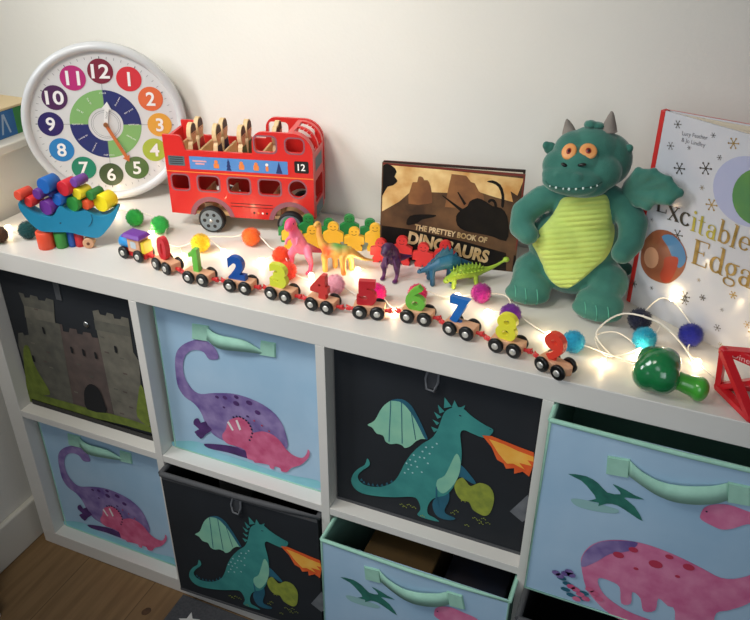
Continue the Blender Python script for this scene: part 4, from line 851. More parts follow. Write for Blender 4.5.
def dinos():
    # pink tyrannosaur, standing upright facing the camera side
    B = (.622, .150, TOP)
    m = gradmat('toy_dino_pink', '#f07f9c', [((-.010, -.006, .090), .030, '#ee4f7d'), ((.022, -.008, .0), .028, '#e2466a'), ((0, .05, .012), .035, '#d8405f'), ((-.017, -.004, .0), .026, '#e2466a')])
    t = thing('toy_dinosaur', 'pink plastic tyrannosaur standing upright in front of the yellow puzzle people', 'toy dinosaur', B)
    blob('body', [('t', [(.0, .012, .036), (-.004, .008, .048), (-.007, .004, .060), (-.009, .001, .071), (-.010, -.001, .080)], [.0125, .0125, .0115, .009, .0078]),
                  ('e', (-.010, -.006, .086), (.0085, .013, .0095)), ('e', (-.010, -.014, .083), (.0065, .009, .0055)), ('e', (-.010, -.013, .0785), (.0055, .008, .0028)),
                  ('t', [(-.010, .010, .036), (-.017, .004, .026), (-.018, .007, .014), (-.0175, .002, .0035)], [.0085, .0068, .0042, .0038]), ('e', (-.0175, -.004, .0028), (.0048, .0085, .0028)),
                  ('t', [(.010, .010, .036), (.017, .002, .027), (.020, .004, .014), (.0215, -.003, .0035)], [.0085, .0068, .0042, .0038]), ('e', (.0215, -.009, .0028), (.0048, .0085, .0028)),
                  ('t', [(.0, .018, .034), (.004, .034, .026), (.010, .050, .016), (.020, .062, .010)], [.0105, .0072, .0045, .0022]),
                  ('t', [(-.014, -.002, .060), (-.017, -.011, .056), (-.016, -.015, .051)], [.0032, .0026, .002]), ('t', [(.000, -.002, .060), (.003, -.011, .056), (.002, -.015, .051)], [.0032, .0026, .002])], m, t, .0012, 4)
    eye(t, [(-.0175, -.010, .0885), (-.0028, -.010, .0885)], black_eye)
    # orange long-necked dinosaur
    B = (.684, .170, TOP)
    m = gradmat('toy_dino_orange', '#eeb354', [((-.014, -.008, .040), .016, '#e5612c'), ((.004, 0, .062), .028, '#5f9a4a'), ((-.020, -.004, .076), .020, '#e9a25a'), ((-.028, -.006, .034), .010, '#3c8b3f'), ((.045, .02, .03), .030, '#b98a45'), ((.012, -.01, .005), .012, '#e8873a')])
    t = thing('toy_dinosaur', 'orange and yellow long-necked plastic dinosaur with green back', 'toy dinosaur', B)
    blob('body', [('e', (-.004, 0, .038), (.020, .0125, .0135)), ('e', (.010, .004, .037), (.0145, .0115, .012)), ('e', (-.016, -.003, .037), (.011, .011, .0125)),
                  ('t', [(-.018, -.004, .040), (-.0265, -.005, .050), (-.030, -.006, .064), (-.029, -.008, .076), (-.0275, -.011, .086)], [.0095, .0068, .0052, .0047, .0045]),
                  ('e', (-.0285, -.016, .0885), (.0048, .0085, .0048)),
                  ('t', [(.018, .008, .038), (.030, .014, .030), (.042, .020, .022), (.055, .025, .0205)], [.0085, .0055, .0032, .0016]),
                  ('t', [(-.020, -.009, .030), (-.019, -.010, .016), (-.019, -.010, .0035)], [.0062, .0050, .0050]), ('t', [(-.014, .009, .030), (-.010, .011, .016), (-.010, .011, .0035)], [.0062, .0050, .0050]),
                  ('t', [(.012, -.005, .030), (.014, -.008, .016), (.0145, -.008, .0035)], [.0066, .0050, .0050]), ('t', [(.016, .011, .030), (.019, .014, .016), (.019, .014, .0035)], [.0066, .0050, .0050])], m, t, .0012, 4)
    eye(t, [(-.0328, -.017, .0900), (-.0242, -.017, .0900)], black_eye)
    # purple dinosaur seen from the front
    B = (.778, .178, TOP)
    m = gradmat('toy_dino_purple', '#4d2453', [((-.006, -.012, .056), .018, '#331c3e'), ((0, 0, 0), .02, '#6a2b62')])
    t = thing('toy_dinosaur', 'dark purple plastic dinosaur standing on two legs before the red puzzle people', 'toy dinosaur', B)
    blob('body', [('t', [(0, .012, .034), (-.001, .006, .046), (-.003, .0, .056)], [.0125, .0125, .0105]), ('e', (-.004, -.009, .060), (.0095, .012, .010)), ('e', (-.005, -.017, .056), (.0068, .008, .0060)),
                  ('t', [(-.009, .004, .034), (-.0125, -.002, .024), (-.0125, .002, .012), (-.0125, -.002, .0035)], [.0075, .0058, .0036, .0032]), ('e', (-.0125, -.006, .0026), (.0042, .0075, .0026)),
                  ('t', [(.008, .004, .034), (.0105, -.001, .024), (.0105, .002, .012), (.0105, -.003, .0035)], [.0075, .0058, .0036, .0032]), ('e', (.0105, -.008, .0026), (.0048, .0075, .0026)),
                  ('t', [(.003, .018, .034), (.010, .030, .030), (.020, .040, .030)], [.0085, .0055, .002]),
                  ('t', [(-.006, -.004, .042), (-.004, -.012, .036), (-.002, -.014, .028)], [.003, .0024, .0018]), ('t', [(.006, -.004, .044), (.011, -.012, .040), (.014, -.014, .034)], [.003, .0024, .0018])], m, t, .0012, 4)
    eye(t, [(-.0125, -.013, .063), (.0045, -.013, .063)], black_eye)
    # blue stegosaurus
    B = (.858, .205, TOP)
    m = gradmat('toy_dino_blue', '#1f5a7a', [((.01, 0, .05), .03, '#2b6c86'), ((-.02, -.02, .0), .02, '#173f58')])
    t = thing('toy_dinosaur', 'blue plastic stegosaurus with plates along its back beside the dinosaur book', 'toy dinosaur', B, 0)
    blob('body', [('t', [(-.014, -.012, .030), (-.004, -.004, .035), (.008, .006, .037), (.018, .014, .034)], [.0095, .0125, .0135, .0105]),
                  ('t', [(-.016, -.014, .029), (-.024, -.021, .0265), (-.031, -.026, .0245)], [.0070, .0048, .0040]),
                  ('t', [(.020, .016, .034), (.030, .026, .030), (.040, .036, .025)], [.0075, .0045, .002]),
                  ('t', [(-.012, -.016, .026), (-.010, -.020, .014), (-.009, -.021, .0035)], [.0055, .0042, .0044]), ('t', [(-.018, -.004, .026), (-.021, -.002, .014), (-.022, -.002, .0035)], [.0055, .0042, .0044]),
                  ('t', [(.014, .004, .028), (.017, .001, .014), (.017, .0, .0035)], [.0062, .0044, .0046]), ('t', [(.008, .016, .028), (.006, .019, .014), (.006, .019, .0035)], [.0062, .0044, .0046])], m, t, .0012, 4)
    pl = MB(); d = Vector((.75, .66, 0)).normalized()
    for k in range(8):
        s_ = -.026 + k*.0075; h = (.006, .009, .012, .015, .016, .014, .011, .008)[k]
        zb = (.029, .038, .044, .048, .049, .046, .040, .034)[k]
        for sd in (-1, 1):
            off = Vector((-d.y, d.x, 0))*.0025*sd + d*(.0032 if sd > 0 else 0)
            c = d*s_ + off
            a_, b_ = c-d*.0046, c+d*.0046; nn = Vector((-d.y, d.x, 0))*.0009
            top = c + Vector((0, 0, zb+h-.002)) + d*.001 + off*.5
            lo = zb-.010
            vs = [a_-nn+Vector((0, 0, lo)), b_-nn+Vector((0, 0, lo)), b_+nn+Vector((0, 0, lo)), a_+nn+Vector((0, 0, lo)),
                  a_*1.0-nn*.8+Vector((0, 0, zb+h*.35)), b_-nn*.8+Vector((0, 0, zb+h*.35)), b_+nn*.8+Vector((0, 0, zb+h*.35)), a_+nn*.8+Vector((0, 0, zb+h*.35)), top]
            pl.add(vs, [(0,1,5,4), (1,2,6,5), (2,3,7,6), (3,0,4,7), (4,5,8), (5,6,8), (6,7,8), (7,4,8), (3,2,1,0)], m)
    pl.build('back_plates', t)
    eye(t, [(-.0285, -.0275, .0275), (-.0325, -.0225, .0275)], black_eye, .0010)
    # green ankylosaurus
    B = (.896, .212, TOP)
    m = gradmat('toy_dino_green', '#94b236', [((0, 0, .035), .024, '#7ea02c'), ((-.02, -.02, .0), .02, '#a5bf42')])
    t = thing('toy_dinosaur', 'bright green plastic ankylosaurus with spiky back and raised club tail', 'toy dinosaur', B)
    blob('body', [('t', [(-.014, -.014, .020), (-.004, -.004, .0235), (.008, .008, .0225), (.018, .017, .020)], [.0085, .0115, .0115, .0080]),
                  ('t', [(-.016, -.018, .019), (-.022, -.027, .017)], [.0068, .0056]), ('e', (-.0235, -.030, .0155), (.0052, .0052, .0046)),
                  ('t', [(.020, .019, .020), (.032, .028, .022), (.043, .037, .027), (.052, .044, .033)], [.0065, .0040, .0026, .0022]), ('e', (.055, .046, .035), (.0055, .0055, .0045)),
                  ('t', [(-.012, -.022, .014), (-.012, -.025, .0035)], [.0042, .0038]), ('t', [(-.020, -.008, .014), (-.022, -.006, .0035)], [.0042, .0038]),
                  ('t', [(.016, .006, .014), (.019, .002, .0035)], [.0044, .0038]), ('t', [(.006, .018, .014), (.003, .022, .0035)], [.0044, .0038])], m, t, .0012, 3)
    sp = MB(); d = Vector((.72, .69, 0)).normalized(); q = Vector((d.y, -d.x, 0))
    for k in range(8):
        for j, wd_ in ((-1, .95), (-.5, .55), (0, 0), (.5, .55), (1, .95)):
            s_ = -.022 + k*.0068 + (.003 if j in (-.5, .5) else 0); R_ = .0112*math.sqrt(max(.1, 1-((s_)/.036)**2)) + .0008
            th = j*1.15; c = d*s_ + q*(R_*math.sin(th)) + Vector((0, 0, .0225+R_*math.cos(th)-.001)); nrm = (q*math.sin(th)+Vector((0, 0, 1))*math.cos(th)).normalized()
            MM = nrm.to_track_quat('Z', 'Y').to_matrix().to_4x4(); MM.translation = c
            sp.lathe([(.0021, -.001), (.0012, .0018), (.0001, .0045)], m, MM, 6)
    sp.build('back_spikes', t)
    eye(t, [(-.0205, -.0335, .019), (-.0275, -.0285, .019)], black_eye, .0010)
dinos()

# ------------------------------------------------------------------ books
def dino_book():
    X, Y, yaw, lean, W, H = .7302, .2465, .169, .0853, .235, .170
    e = Vector((math.cos(yaw), math.sin(yaw), 0)); n = Vector((-math.sin(yaw), math.cos(yaw), 0)); u = Vector((0, 0, math.cos(lean))) + n*math.sin(lean)
    t = thing('picture_book', 'dark landscape picture book about dinosaurs standing behind the toy dinosaurs', 'book', M=frame((X, Y, TOP+.0003), e, u))
    I = Matrix.Identity(4)
    brown = mat('book_cover_brown', '#3a281a', '#6b4c30', rough=.5, nscale=18, spec=.3); sky = mat('book_sky', '#c08a48', '#f0d596', rough=.35, nscale=18, coat=.4)
    rk = mat('book_rock', '#6a4326', '#8a5c34', rough=.35, nscale=30, coat=.4); dk = mat('book_beast', '#0a0705', '#15100b', rough=.55, nscale=40, spec=.2)
    red = mat('book_red_edge', '#6d2418', rough=.4); paper = mat('book_pages', '#d9cdb8', rough=.8); gold = mat('book_title_cream', '#d8bf94', '#b08f5c', rough=.4, nscale=60)
    mb = MB().box((0, 0, -.003), (W, H, 0), brown)
    def A(k, m, z, n_=2, sm=True): mb.sheet([[(min(max(p[0], .001), W-.001), min(max(p[1], .001), H-.001)) for p in (catmull(DATA[k], True, n_) if sm else DATA[k])]], m, I, z0=z)
    mb.sheet([[(.001, .085), (.03, .105), (.05, .125), (.11, .128), (.16, .135), (.19, .128), (.233, .120), (.233, .163), (.001, .169)]], sky, I, z0=.0002)
    A('bk_rock1', rk, .0004); A('bk_rock2', rk, .0004, 1, False); A('bk_tree', dk, .0005); A('bk_arch', dk, .0006); A('bk_trunk', brown, .0005, 1, False)
    A('bk_rex', dk, .0004); A('bk_beast', dk, .0007); A('bk_horn1', dk, .0007, 1, False); A('bk_horn2', dk, .0007, 1, False); A('bk_horn3', dk, .0007)
    mb.sheet([[(.001, .001), (W-.001, .001), (W-.001, .030), (.15, .045), (.05, .058), (.001, .060)]], dk, I, z0=.0003)
    mb.sheet([[(.0, .1665), (W, .1665), (W, .17), (.0, .17)]], red, I, z0=.0003)
    mb.sheet([[(W-.003, .04), (W-.0005, .04), (W-.0005, .1695), (W-.003, .1695)]], red, I, z0=.0008)
    a, b = Vector(DATA['bk_t1'][0]+(0,)), Vector(DATA['bk_t1'][1]+(0,)); d = (b-a)
    ang = math.atan2(d.y, d.x)
    mb.text('THE PRETTEY BOOK OF', .0105, gold, Matrix.Translation(((a.x+b.x)/2, (a.y+b.y)/2+.0055, .001)) @ Matrix.Rotation(ang, 4, 'Z'), yc=True, bold=.035, fit=d.length)
    mb.text('DINOSAURS', .0235, gold, Matrix.Translation((.1190, .0330, .001)) @ Matrix.Rotation(ang-.06, 4, 'Z'), yc=True, bold=.045, fit=.142)
    mb.build('front_cover', t)
    MB().box((.002, .003, -.0042), (W-.003, H-.003, -.0031), paper).build('pages', t)
    # back cover and its pages open slightly away at the right
    Bk = Matrix.Rotation(-.035, 4, 'Y')
    b2 = MB().box((0, 0, -.0125), (W, H+.001, -.0095), mat('book_back_dark', '#2a1c17', rough=.4), Matrix.Rotation(.06, 4, 'Y'))
    b2.box((0, H-.0005, -.0124), (W*.8, H+.0012, -.0096), red, Matrix.Rotation(.06, 4, 'Y')); b2.build('back_cover', t)
    MB().box((.002, .003, -.0094), (W-.004, H-.003, -.0062), paper, Matrix.Rotation(.055, 4, 'Y')).build('pages', t)
    MB().box((-.0012, 0, -.0125), (.0, H, 0), brown).build('spine', t)
dino_book()

# serif letters drawn with strokes of varying weight (units: x-height 1)
SER = {
 'E': (1.15, [('v', .22, 0, 1.5, .13), ('h', .02, .98, 0, .035), ('h', .02, .98, 1.5, .035), ('h', .22, .72, .78, .035), ('v', .98, 0, .32, .035), ('v', .96, 1.2, 1.5, .035), ('v', .72, .64, .92, .03)]),
 'x': (1.0, [('d', .12, 1, .84, 0, .11), ('d', .80, 1, .16, 0, .04), ('h', 0, .38, 1, .03), ('h', .62, .98, 1, .03), ('h', 0, .36, 0, .03), ('h', .6, 1, 0, .03)]),
 'c': (.85, [('a', .45, .5, .36, .46, .7, 5.6, .10)]),
 'i': (.5, [('v', .25, 0, 1, .11), ('h', .02, .5, 0, .03), ('h', .04, .25, 1, .03), ('o', .25, 1.36, .12)]),
 't': (.6, [('v', .28, .1, 1.38, .10), ('h', .02, .58, 1, .035), ('a', .44, .16, .16, .14, 3.1, 5.6, .05)]),
 'a': (.85, [('v', .62, .05, .75, .10), ('a', .38, .72, .27, .27, .1, 2.9, .05), ('a', .38, .28, .26, .26, .9, 5.6, .08), ('h', .55, .86, 0, .035), ('o', .16, .74, .09)]),
 'b': (.95, [('v', .2, .02, 1.6, .10), ('a', .5, .48, .33, .46, -2.4, 2.4, .09), ('h', .0, .2, 1.6, .03)]),
 'l': (.5, [('v', .25, 0, 1.6, .11), ('h', .02, .5, 0, .03), ('h', .04, .25, 1.6, .03)]),
 'e': (.85, [('a', .43, .5, .34, .46, .0, 5.7, .08), ('h', .12, .76, .52, .035)]),
 'd': (.95, [('v', .72, .02, 1.6, .10), ('a', .42, .48, .32, .46, .75, 5.5, .09), ('h', .5, .72, 1.6, .03), ('h', .72, .94, 0, .03)]),
 'g': (.9, [('a', .4, .62, .27, .34, 0, 6.283, .08), ('a', .42, -.16, .34, .24, 0, 6.283, .05), ('h', .55, .88, .96, .04), ('d', .2, .3, .3, .06, .05), ('d', .28, .06, .7, .02, .05)]),
 'r': (.72, [('v', .24, 0, 1, .10), ('h', .02, .5, 0, .03), ('h', .04, .24, 1, .03), ('a', .5, .62, .24, .34, .6, 2.6, .06), ('o', .64, .84, .09)])}
def serif(mb, ch, s, m, M, z):
    def st(pts, w):
        pts = [Vector(p) for p in pts]; L_, R_ = [], []
        for i, p in enumerate(pts):
            d = (pts[min(i+1, len(pts)-1)]-pts[max(i-1, 0)]).normalized(); n = Vector((-d.y, d.x)); ww = w[i] if isinstance(w, list) else w
            L_.append(p+n*ww); R_.append(p-n*ww)
        for i in range(len(pts)-1):
            mb.add([(q[0]*s, q[1]*s, z) for q in (R_[i], R_[i+1], L_[i+1], L_[i])], [(0, 1, 2, 3)], m, M)
    for k in SER[ch][1]:
        if k[0] == 'v': st([(k[1], k[2]), (k[1], k[3])], k[4])
        elif k[0] == 'h': st([(k[1], k[3]), (k[2], k[3])], k[4])
        elif k[0] == 'd': st([(k[1], k[2]), (k[3], k[4])], k[5])
        elif k[0] == 'o': mb.sheet([[(p[0]*s, p[1]*s) for p in circ(k[1], k[2], k[3], n=12)]], m, M, z0=z)
        else:
            _, cx, cy, rx, ry, a0, a1, w = k; n = 18
            an = [a0+(a1-a0)*i/n for i in range(n+1)]
            st([(cx+rx*math.cos(a), cy+ry*math.sin(a)) for a in an], [w*(.45+.75*abs(math.cos(a))) for a in an])

def white_book():
    X, Y, yaw, lean, W, H = 1.1498, .2588, -.589, -.0204, .262, .307
    e = Vector((math.cos(yaw), math.sin(yaw), 0)); n = Vector((-math.sin(yaw), math.cos(yaw), 0)); u = Vector((0, 0, math.cos(lean))) + n*math.sin(lean)
    t = thing('picture_book', 'large white picture book with red spine and snowflakes, right of the plush dragon', 'book', M=frame((X, Y, TOP+.0003), e, u))
    I = Matrix.Identity(4)
    wt = mat('book_cover_white', '#c9cacf', '#c2c4ca', rough=.3, nscale=6, coat=.5); red = mat('book_spine_red', '#c22a26', rough=.45)
    dkf = mat('foil_dark', '#4d4a46', '#6b655a', rough=.3, nscale=40, metal=.5); gd = mat('foil_gold', '#8f7436', '#b4975a', rough=.4, nscale=60, metal=.3)
    ink = mat('title_black', '#23221f', '#3a372f', rough=.35, nscale=30); yg = mat('title_yellow_green', '#a8a03a', '#c0b450', rough=.35, nscale=30, metal=.3); au = mat('author_grey', '#77767a', rough=.5)
    lav = mat('cover_lavender', '#a9aecb', rough=.4, coat=.4); paper = mat('book_pages', '#d9cdb8', rough=.8)
    mb = MB().box((.0072, 0, -.0028), (W, H, 0), wt)
    def flake(x, y, r, m):
        for k in range(6):
            a = k*PI/3+.2; c, s = math.cos(a), math.sin(a); w = r*.09
            mb.sheet([[(x-w*s, y+w*c), (x+r*c-w*s*.6, y+r*s+w*c*.6), (x+r*c+w*s*.6, y+r*s-w*c*.6), (x+w*s, y-w*c)][::-1]], m, I, z0=.0004)
            mb.sheet([circ(x+r*.92*c, y+r*.92*s, r*.17, n=8)], m, I, z0=.0005)
        mb.sheet([circ(x, y, r*.22, n=10)], m, I, z0=.0005)
    for (x, y), r, m in zip(DATA['wb_flk1'], (.0055, .0055, .0085, .0088, .0075, .0035, .0030, .0035, .0035), (dkf, dkf, dkf, dkf, gd, dkf, dkf, dkf, gd)): flake(x, y, r, m)
    for (x, y), r, m in zip(DATA['wb_flk2'], (.0085, .0028, .0028, .0055, .008, .0045, .0085, .0028, .0028, .005), (dkf, dkf, gd, dkf, dkf, dkf, gd, dkf, dkf, gd)): flake(x, y, r, m)
    for (x, y), r, m in zip(DATA['wb_flk3'], (.0068, .0045, .0052, .0028, .0028, .0055, .005, .0035, .005), (dkf, dkf, dkf, dkf, dkf, gd, gd, gd, dkf)): flake(x, y, r, m)
    for x, y, r, m in ((.225, .278, .007, gd), (.235, .10, .007, dkf), (.21, .05, .008, gd), (.24, .20, .004, dkf), (.19, .285, .004, dkf), (.245, .035, .004, dkf)): flake(x, y, r, m)
    a0, a1, b0, b1 = DATA['wb_auth']
    for s_, p, q in (('Lucy Feather', a0, a1), ('& Jo Lindley', b0, b1)):
        ang = math.atan2(q[1]-p[1], q[0]-p[0])
        mb.text(s_, .0075, au, Matrix.Translation(((p[0]+q[0])/2, (p[1]+q[1])/2, .0005)) @ Matrix.Rotation(ang, 4, 'Z'), yc=True, fit=q[0]-p[0])
    # plain lavender roundel and plain oval vignette (pictures left blank of any character)
    mb.sheet([circ(.153, .236, .052, .046, 36)], lav, I, z0=.0003)
    mb.sheet([circ(.166, .233, .035, .037, 30)], mat('roundel_green', '#5f8f4a', '#4f8350', rough=.4, nscale=20, coat=.4), I, z0=.0005)
    mb.sheet([catmull(DATA['wb_oval'], True, 3)], mat('vignette_brown', '#9b5c3e', '#8a4f38', rough=.4, nscale=30, coat=.4), I, z0=.0005)
    mb.sheet([catmull(DATA['wb_oblue'], True, 3)], mat('vignette_blue', '#4f7fa6', rough=.4, coat=.4), I, z0=.0007)
    mb.sheet([catmull(DATA['wb_odress'], True, 3)], mat('vignette_rust', '#a8402a', rough=.4, coat=.4), I, z0=.0009)
    mb.sheet([circ(.030, .090, .013, .017, 24)], mat('vignette_peach', '#cf9a7c', rough=.4, coat=.4), I, z0=.0011)
    # title
    xs = DATA['wb_letters']; 
    wds = 'Excitable'; cx = [.0330, .0535, .0730, .0875, .0990, .1160, .1345, .1495, .1650]; by = [.1640, .1585, .1580, .1560, .1545, .1550, .1560, .1560, .1580]
    for k, ch in enumerate(wds):
        s = .0200 if k else .0175; m = ink if k < 3 else yg if k < 6 else gd
        serif(mb, ch, s, m, Matrix.Translation((cx[k]-SER[ch][0]*s/2, by[k], 0)) @ Matrix.Rotation(.12-.02*k, 4, 'Z'), .0012)
    cx = [.1085, .1345, .1570, .1785, .1975]; by = [.1100, .1100, .1095, .1090, .1090]
    for k, ch in enumerate('Edgar'):
        s = .0240; serif(mb, ch, s, gd, Matrix.Translation((cx[k]-SER[ch][0]*s/2+.001, by[k], 0)) @ Matrix.Rotation(.05, 4, 'Z'), .0012)
    mb.build('front_cover', t)
    MB().box((.004, .003, -.0052), (W-.004, H-.004, -.0029), paper).build('pages', t)
    MB().box((-.001, 0, -.0105), (.0071, H, .0004), red).build('spine', t, .0015)
    Rb = Matrix.Rotation(.30, 4, 'Y')
    MB().box((.004, 0, -.0118), (W-.003, H-.002, -.0092), wt, Rb).box((.004, 0, -.0122), (W-.0026, H-.0016, -.0118), red, Rb).build('back_cover', t)
    MB().box((.005, .003, -.0090), (W-.008, H-.004, -.0062), paper, Rb).build('pages', t)
    MB().box((.005, .003, -.0068), (W-.010, H-.004, -.0056), paper, Matrix.Rotation(.13, 4, 'Y')).build('pages', t)
white_book()

# ------------------------------------------------------------------ plush dragon
def plush():
    B = Vector((1.065, .25, TOP))
    fur = mat('plush_teal', '#2c6458', '#3a7567', rough=.95, nscale=22, bump=.45, bscale=700, sheen=.45, dist=.0015)
    horn = mat('plush_horn', '#7d756e', '#867e76', rough=.95, nscale=40, bump=.3, bscale=700, sheen=.2, dist=.001)
    lime = mat('plush_lime', '#b9cd66', '#c2d670', rough=.95, nscale=30, bump=.5, bscale=500, sheen=.3, dist=.0015)
    t = thing('plush_dragon', 'green plush dragon with lime ribbed belly, orange eyes and grey horns, sitting', 'soft toy', tuple(B))
    def R_(*p): return Vector(p)-B
    def rot(ax, a): return Matrix.Rotation(a, 3, ax)
    pr = [
     ('e', R_(1.062, .262, .842), (.066, .054, .072)), ('e', R_(1.064, .262, .905), (.052, .044, .046)), ('e', R_(1.062, .258, .925), (.046, .038, .030)), ('e', R_(1.060, .252, .812), (.062, .055, .045)), ('e', R_(1.040, .250, .850), (.056, .048, .050)),
     # arms
     ('t', [R_(1.028, .258, .925), R_(.998, .248, .915), R_(.977, .232, .896), R_(.978, .215, .878), R_(.992, .204, .872)], [.021, .0215, .021, .019, .0165]),
     ('t', [R_(1.098, .262, .928), R_(1.122, .252, .920), R_(1.139, .238, .902), R_(1.141, .222, .880), R_(1.133, .206, .868)], [.021, .022, .022, .020, .0175]),
     # legs and feet
     ('t', [R_(1.022, .250, .803), R_(1.000, .228, .800), R_(.998, .212, .795)], [.036, .031, .026]),
     ('e', R_(1.006, .200, .787), (.033, .022, .0245), rot('Z', .1)), ('e', R_(1.004, .190, .779), (.036, .022, .0165), rot('Z', .1)),
     ('t', [R_(1.100, .250, .803), R_(1.118, .228, .803), R_(1.117, .208, .797)], [.036, .033, .028]),
     ('e', R_(1.114, .190, .787), (.037, .023, .0245), rot('Z', -.06)), ('e', R_(1.113, .180, .779), (.039, .022, .0165), rot('Z', -.06)),
     # tail behind
     ('t', [R_(1.075, .290, .800), R_(1.10, .325, .785), R_(1.135, .340, .778)], [.030, .020, .013]),
     ]
    blob('body', pr, fur, t, .0028, 5, .5)
    # head: round skull, heavy muzzle, cheeks
    hp = [('e', R_(1.060, .272, .990), (.044, .042, .040)), ('e', R_(1.084, .278, .980), (.036, .036, .040)), ('e', R_(1.035, .262, .986), (.032, .036, .037)),
          ('e', R_(1.043, .222, .966), (.045, .032, .021)), ('e', R_(1.042, .212, .961), (.041, .026, .018)), ('e', R_(1.050, .232, .954), (.046, .034, .018)),
          ('e', R_(1.062, .258, .962), (.042, .038, .030)), ('e', R_(1.046, .236, .985), (.036, .028, .024)), ('e', R_(1.028, .240, .975), (.034, .030, .028)), ('e', R_(1.020, .225, .965), (.022, .022, .018)),
          ('e', R_(1.074, .246, .972), (.036, .032, .030)),
          ('e', R_(1.026, .202, .972), (.009, .009, .007)), ('e', R_(1.053, .200, .975), (.009, .009, .007))]
    head = blob('head', hp, fur, t, .0022, 6, .5)
    # ears, horns, tuft
    def ear(x, y, z, s):
        blob('ear', [('e', R_(x, y, z), (.010, .006, .010)), ('e', R_(x+s*.006, y-.002, z+.004), (.006, .005, .007))], fur, t, .0014, 3)
    ear(.9985, .268, .990, -1); ear(1.106, .272, 1.000, 1)
    def hornf(p0, p1, r):
        p0 = Vector(p0); p1 = Vector(p1); pts = [p0.lerp(p1, k/6) + Vector((0, .002*math.sin(k/6*PI), 0)) for k in range(7)]
        o = MB().tube(pts, [r, r*.92, r*.8, r*.66, r*.5, r*.34, r*.12], horn, 14).build('horn', t)
    hornf(R_(1.024, .272, 1.012), R_(1.0170, .270, 1.036), .0115)
    hornf(R_(1.079, .274, 1.010), R_(1.0790, .272, 1.054), .0155)
    blob('tuft', [('e', R_(1.053, .270, 1.033), (.009, .010, .006)), ('e', R_(1.062, .272, 1.032), (.011, .010, .005)), ('e', R_(1.048, .274, 1.031), (.006, .010, .006))], fur, t, .0014, 3)
    # wing behind the right shoulder, and its twin mostly hidden
    def wing(name, outline, c, r0=.0085, M=None):
        c = Vector(c); pts = [Vector(p) for p in outline]; prs = []
        for k in range(len(pts)-1):
            a, b = pts[k], pts[k+1]
            for i in range(7):
                e = a.lerp(b, i/6)
                prs.append(('t', [c, e], [r0*1.25, r0*.62]))
        for p in pts[1:-1]: prs.append(('t', [c, p], [r0*1.5, r0*.85]))
        blob(name, prs, fur, t, .0024, 4)
    wing('wing', [R_(1.118, .262, .955), R_(1.132, .240, .982), R_(1.153, .224, .989), R_(1.174, .212, .985), R_(1.192, .203, .972), R_(1.181, .205, .958), R_(1.164, .215, .955), R_(1.154, .224, .938), R_(1.140, .235, .936), R_(1.122, .255, .925)], R_(1.122, .262, .940))
    wing('wing', [R_(1.02, .298, .945), R_(1.005, .312, .960), R_(.992, .325, .940), R_(1.00, .322, .922), R_(1.02, .305, .910)], R_(1.028, .298, .925))
    # surface helpers: cast onto the real skin
    bpy.context.view_layer.update()
    dg = bpy.context.evaluated_depsgraph_get()
    D_ = Vector((-.095, .880, -.330)).normalized()
    def tree(names):
        vs = []; fs = []
        for ch in t.children:
            if ch.name.split('.')[0] in names:
                k = len(vs); vs += [v_.co.copy() for v_ in ch.data.vertices]; fs += [[k+i for i in p.vertices] for p in ch.data.polygons]
        return BVHTree.FromPolygons(vs, fs)
    T1 = tree(('head',)); T2 = tree(('body',))
    core = blob('torso_core', pr[:5], fur, None, .0028, 5, .5)
    T3 = BVHTree.FromPolygons([v_.co.copy() for v_ in core.data.vertices], [list(p.vertices) for p in core.data.polygons])
    cm = core.data; bpy.data.objects.remove(core); bpy.data.meshes.remove(cm)
    def hit(T, x, y, z, D=D_):
        o = R_(x, y, z) - D*.3; h = T.ray_cast(o, D); return h[0], h[1]
    # eyes
    org = mat('plush_eye_orange', '#dd9452', '#e5a264', rough=.5, nscale=60); red = mat('plush_eye_red', '#8a1a12', rough=.4); bk = mat('plush_black', '#0b0b0b', rough=.3)
    for (x, y, z), rx in (((1.0338, .22, 1.0041), .0105), ((1.0602, .22, 1.0082), .0125)):
        p, n = hit(T1, x, y, z)
        if not p: continue
        n = (n*.5 - D_*.5 + Vector((-.05, 0, 0))).normalized(); xx = Vector((0, 0, 1)).cross(n).normalized(); yy = n.cross(xx)
        M = frame(p + n*.0005, xx, yy)
        b = MB(); E = Matrix.Diagonal((rx, .0125, 1, 1))
        b.lathe([(1, -.002), (1, .0012), (.8, .0022), (0, .0026)], org, M @ E, 28, caps=False)
        b.lathe([(.40, .0022), (.36, .0030), (0, .0032)], red, M @ Matrix.Diagonal((rx*.85, .0125, 1, 1)), 20, caps=False)
        b.lathe([(.20, .0028), (.18, .0038), (0, .0040)], bk, M @ Matrix.Diagonal((rx*.8, .0120, 1, 1)), 16, caps=False)
        b.build('eye', t)
    b = MB()
    for x, y, z, w in ((1.0321, .2, .9910, .0055), (1.0567, .2, .9945, .0065)):
        p, n = hit(T1, x, y, z)
        if p: b.ell(p, (w, .004, .0026), bk, sub=2, rot=Matrix.Rotation(.25 if x < 1.04 else -.25, 3, 'Y'))
    b.build('nostrils', t)
    # mouth seam with stitched teeth
    px_ = [(167, 221), (180, 233), (196, 237), (214, 240), (228, 241), (245, 241), (262, 239), (280, 237), (294, 232), (305, 224)]
    mouth = []
    for a_, b_ in px_:
        x = 1.0492 + (a_-238)*.000572; z = .9560 + (240-b_)*.00060 + (a_-238)*.00009
        p, n = hit(T1, x, .205, z)
        if p: mouth.append(p + n*.0002)
    if len(mouth) > 3:
        MB().tube(catmull(mouth, False, 3), .0007, mat('plush_seam', '#16473c', rough=.9), 6).build('mouth_seam', t)
        b = MB(); tw = mat('plush_tooth', '#cfe0dd', rough=.7)
        for k, p in enumerate(mouth[1:-1]):
            s = (.0011, .0016, .0013, .0019, .0015, .0016, .0012, .0014)[k % 8]; b.ell(p + Vector((0, -.0008, -.0006)), (s, .0009, s*1.25), tw, sub=2)
        b.build('teeth', t)
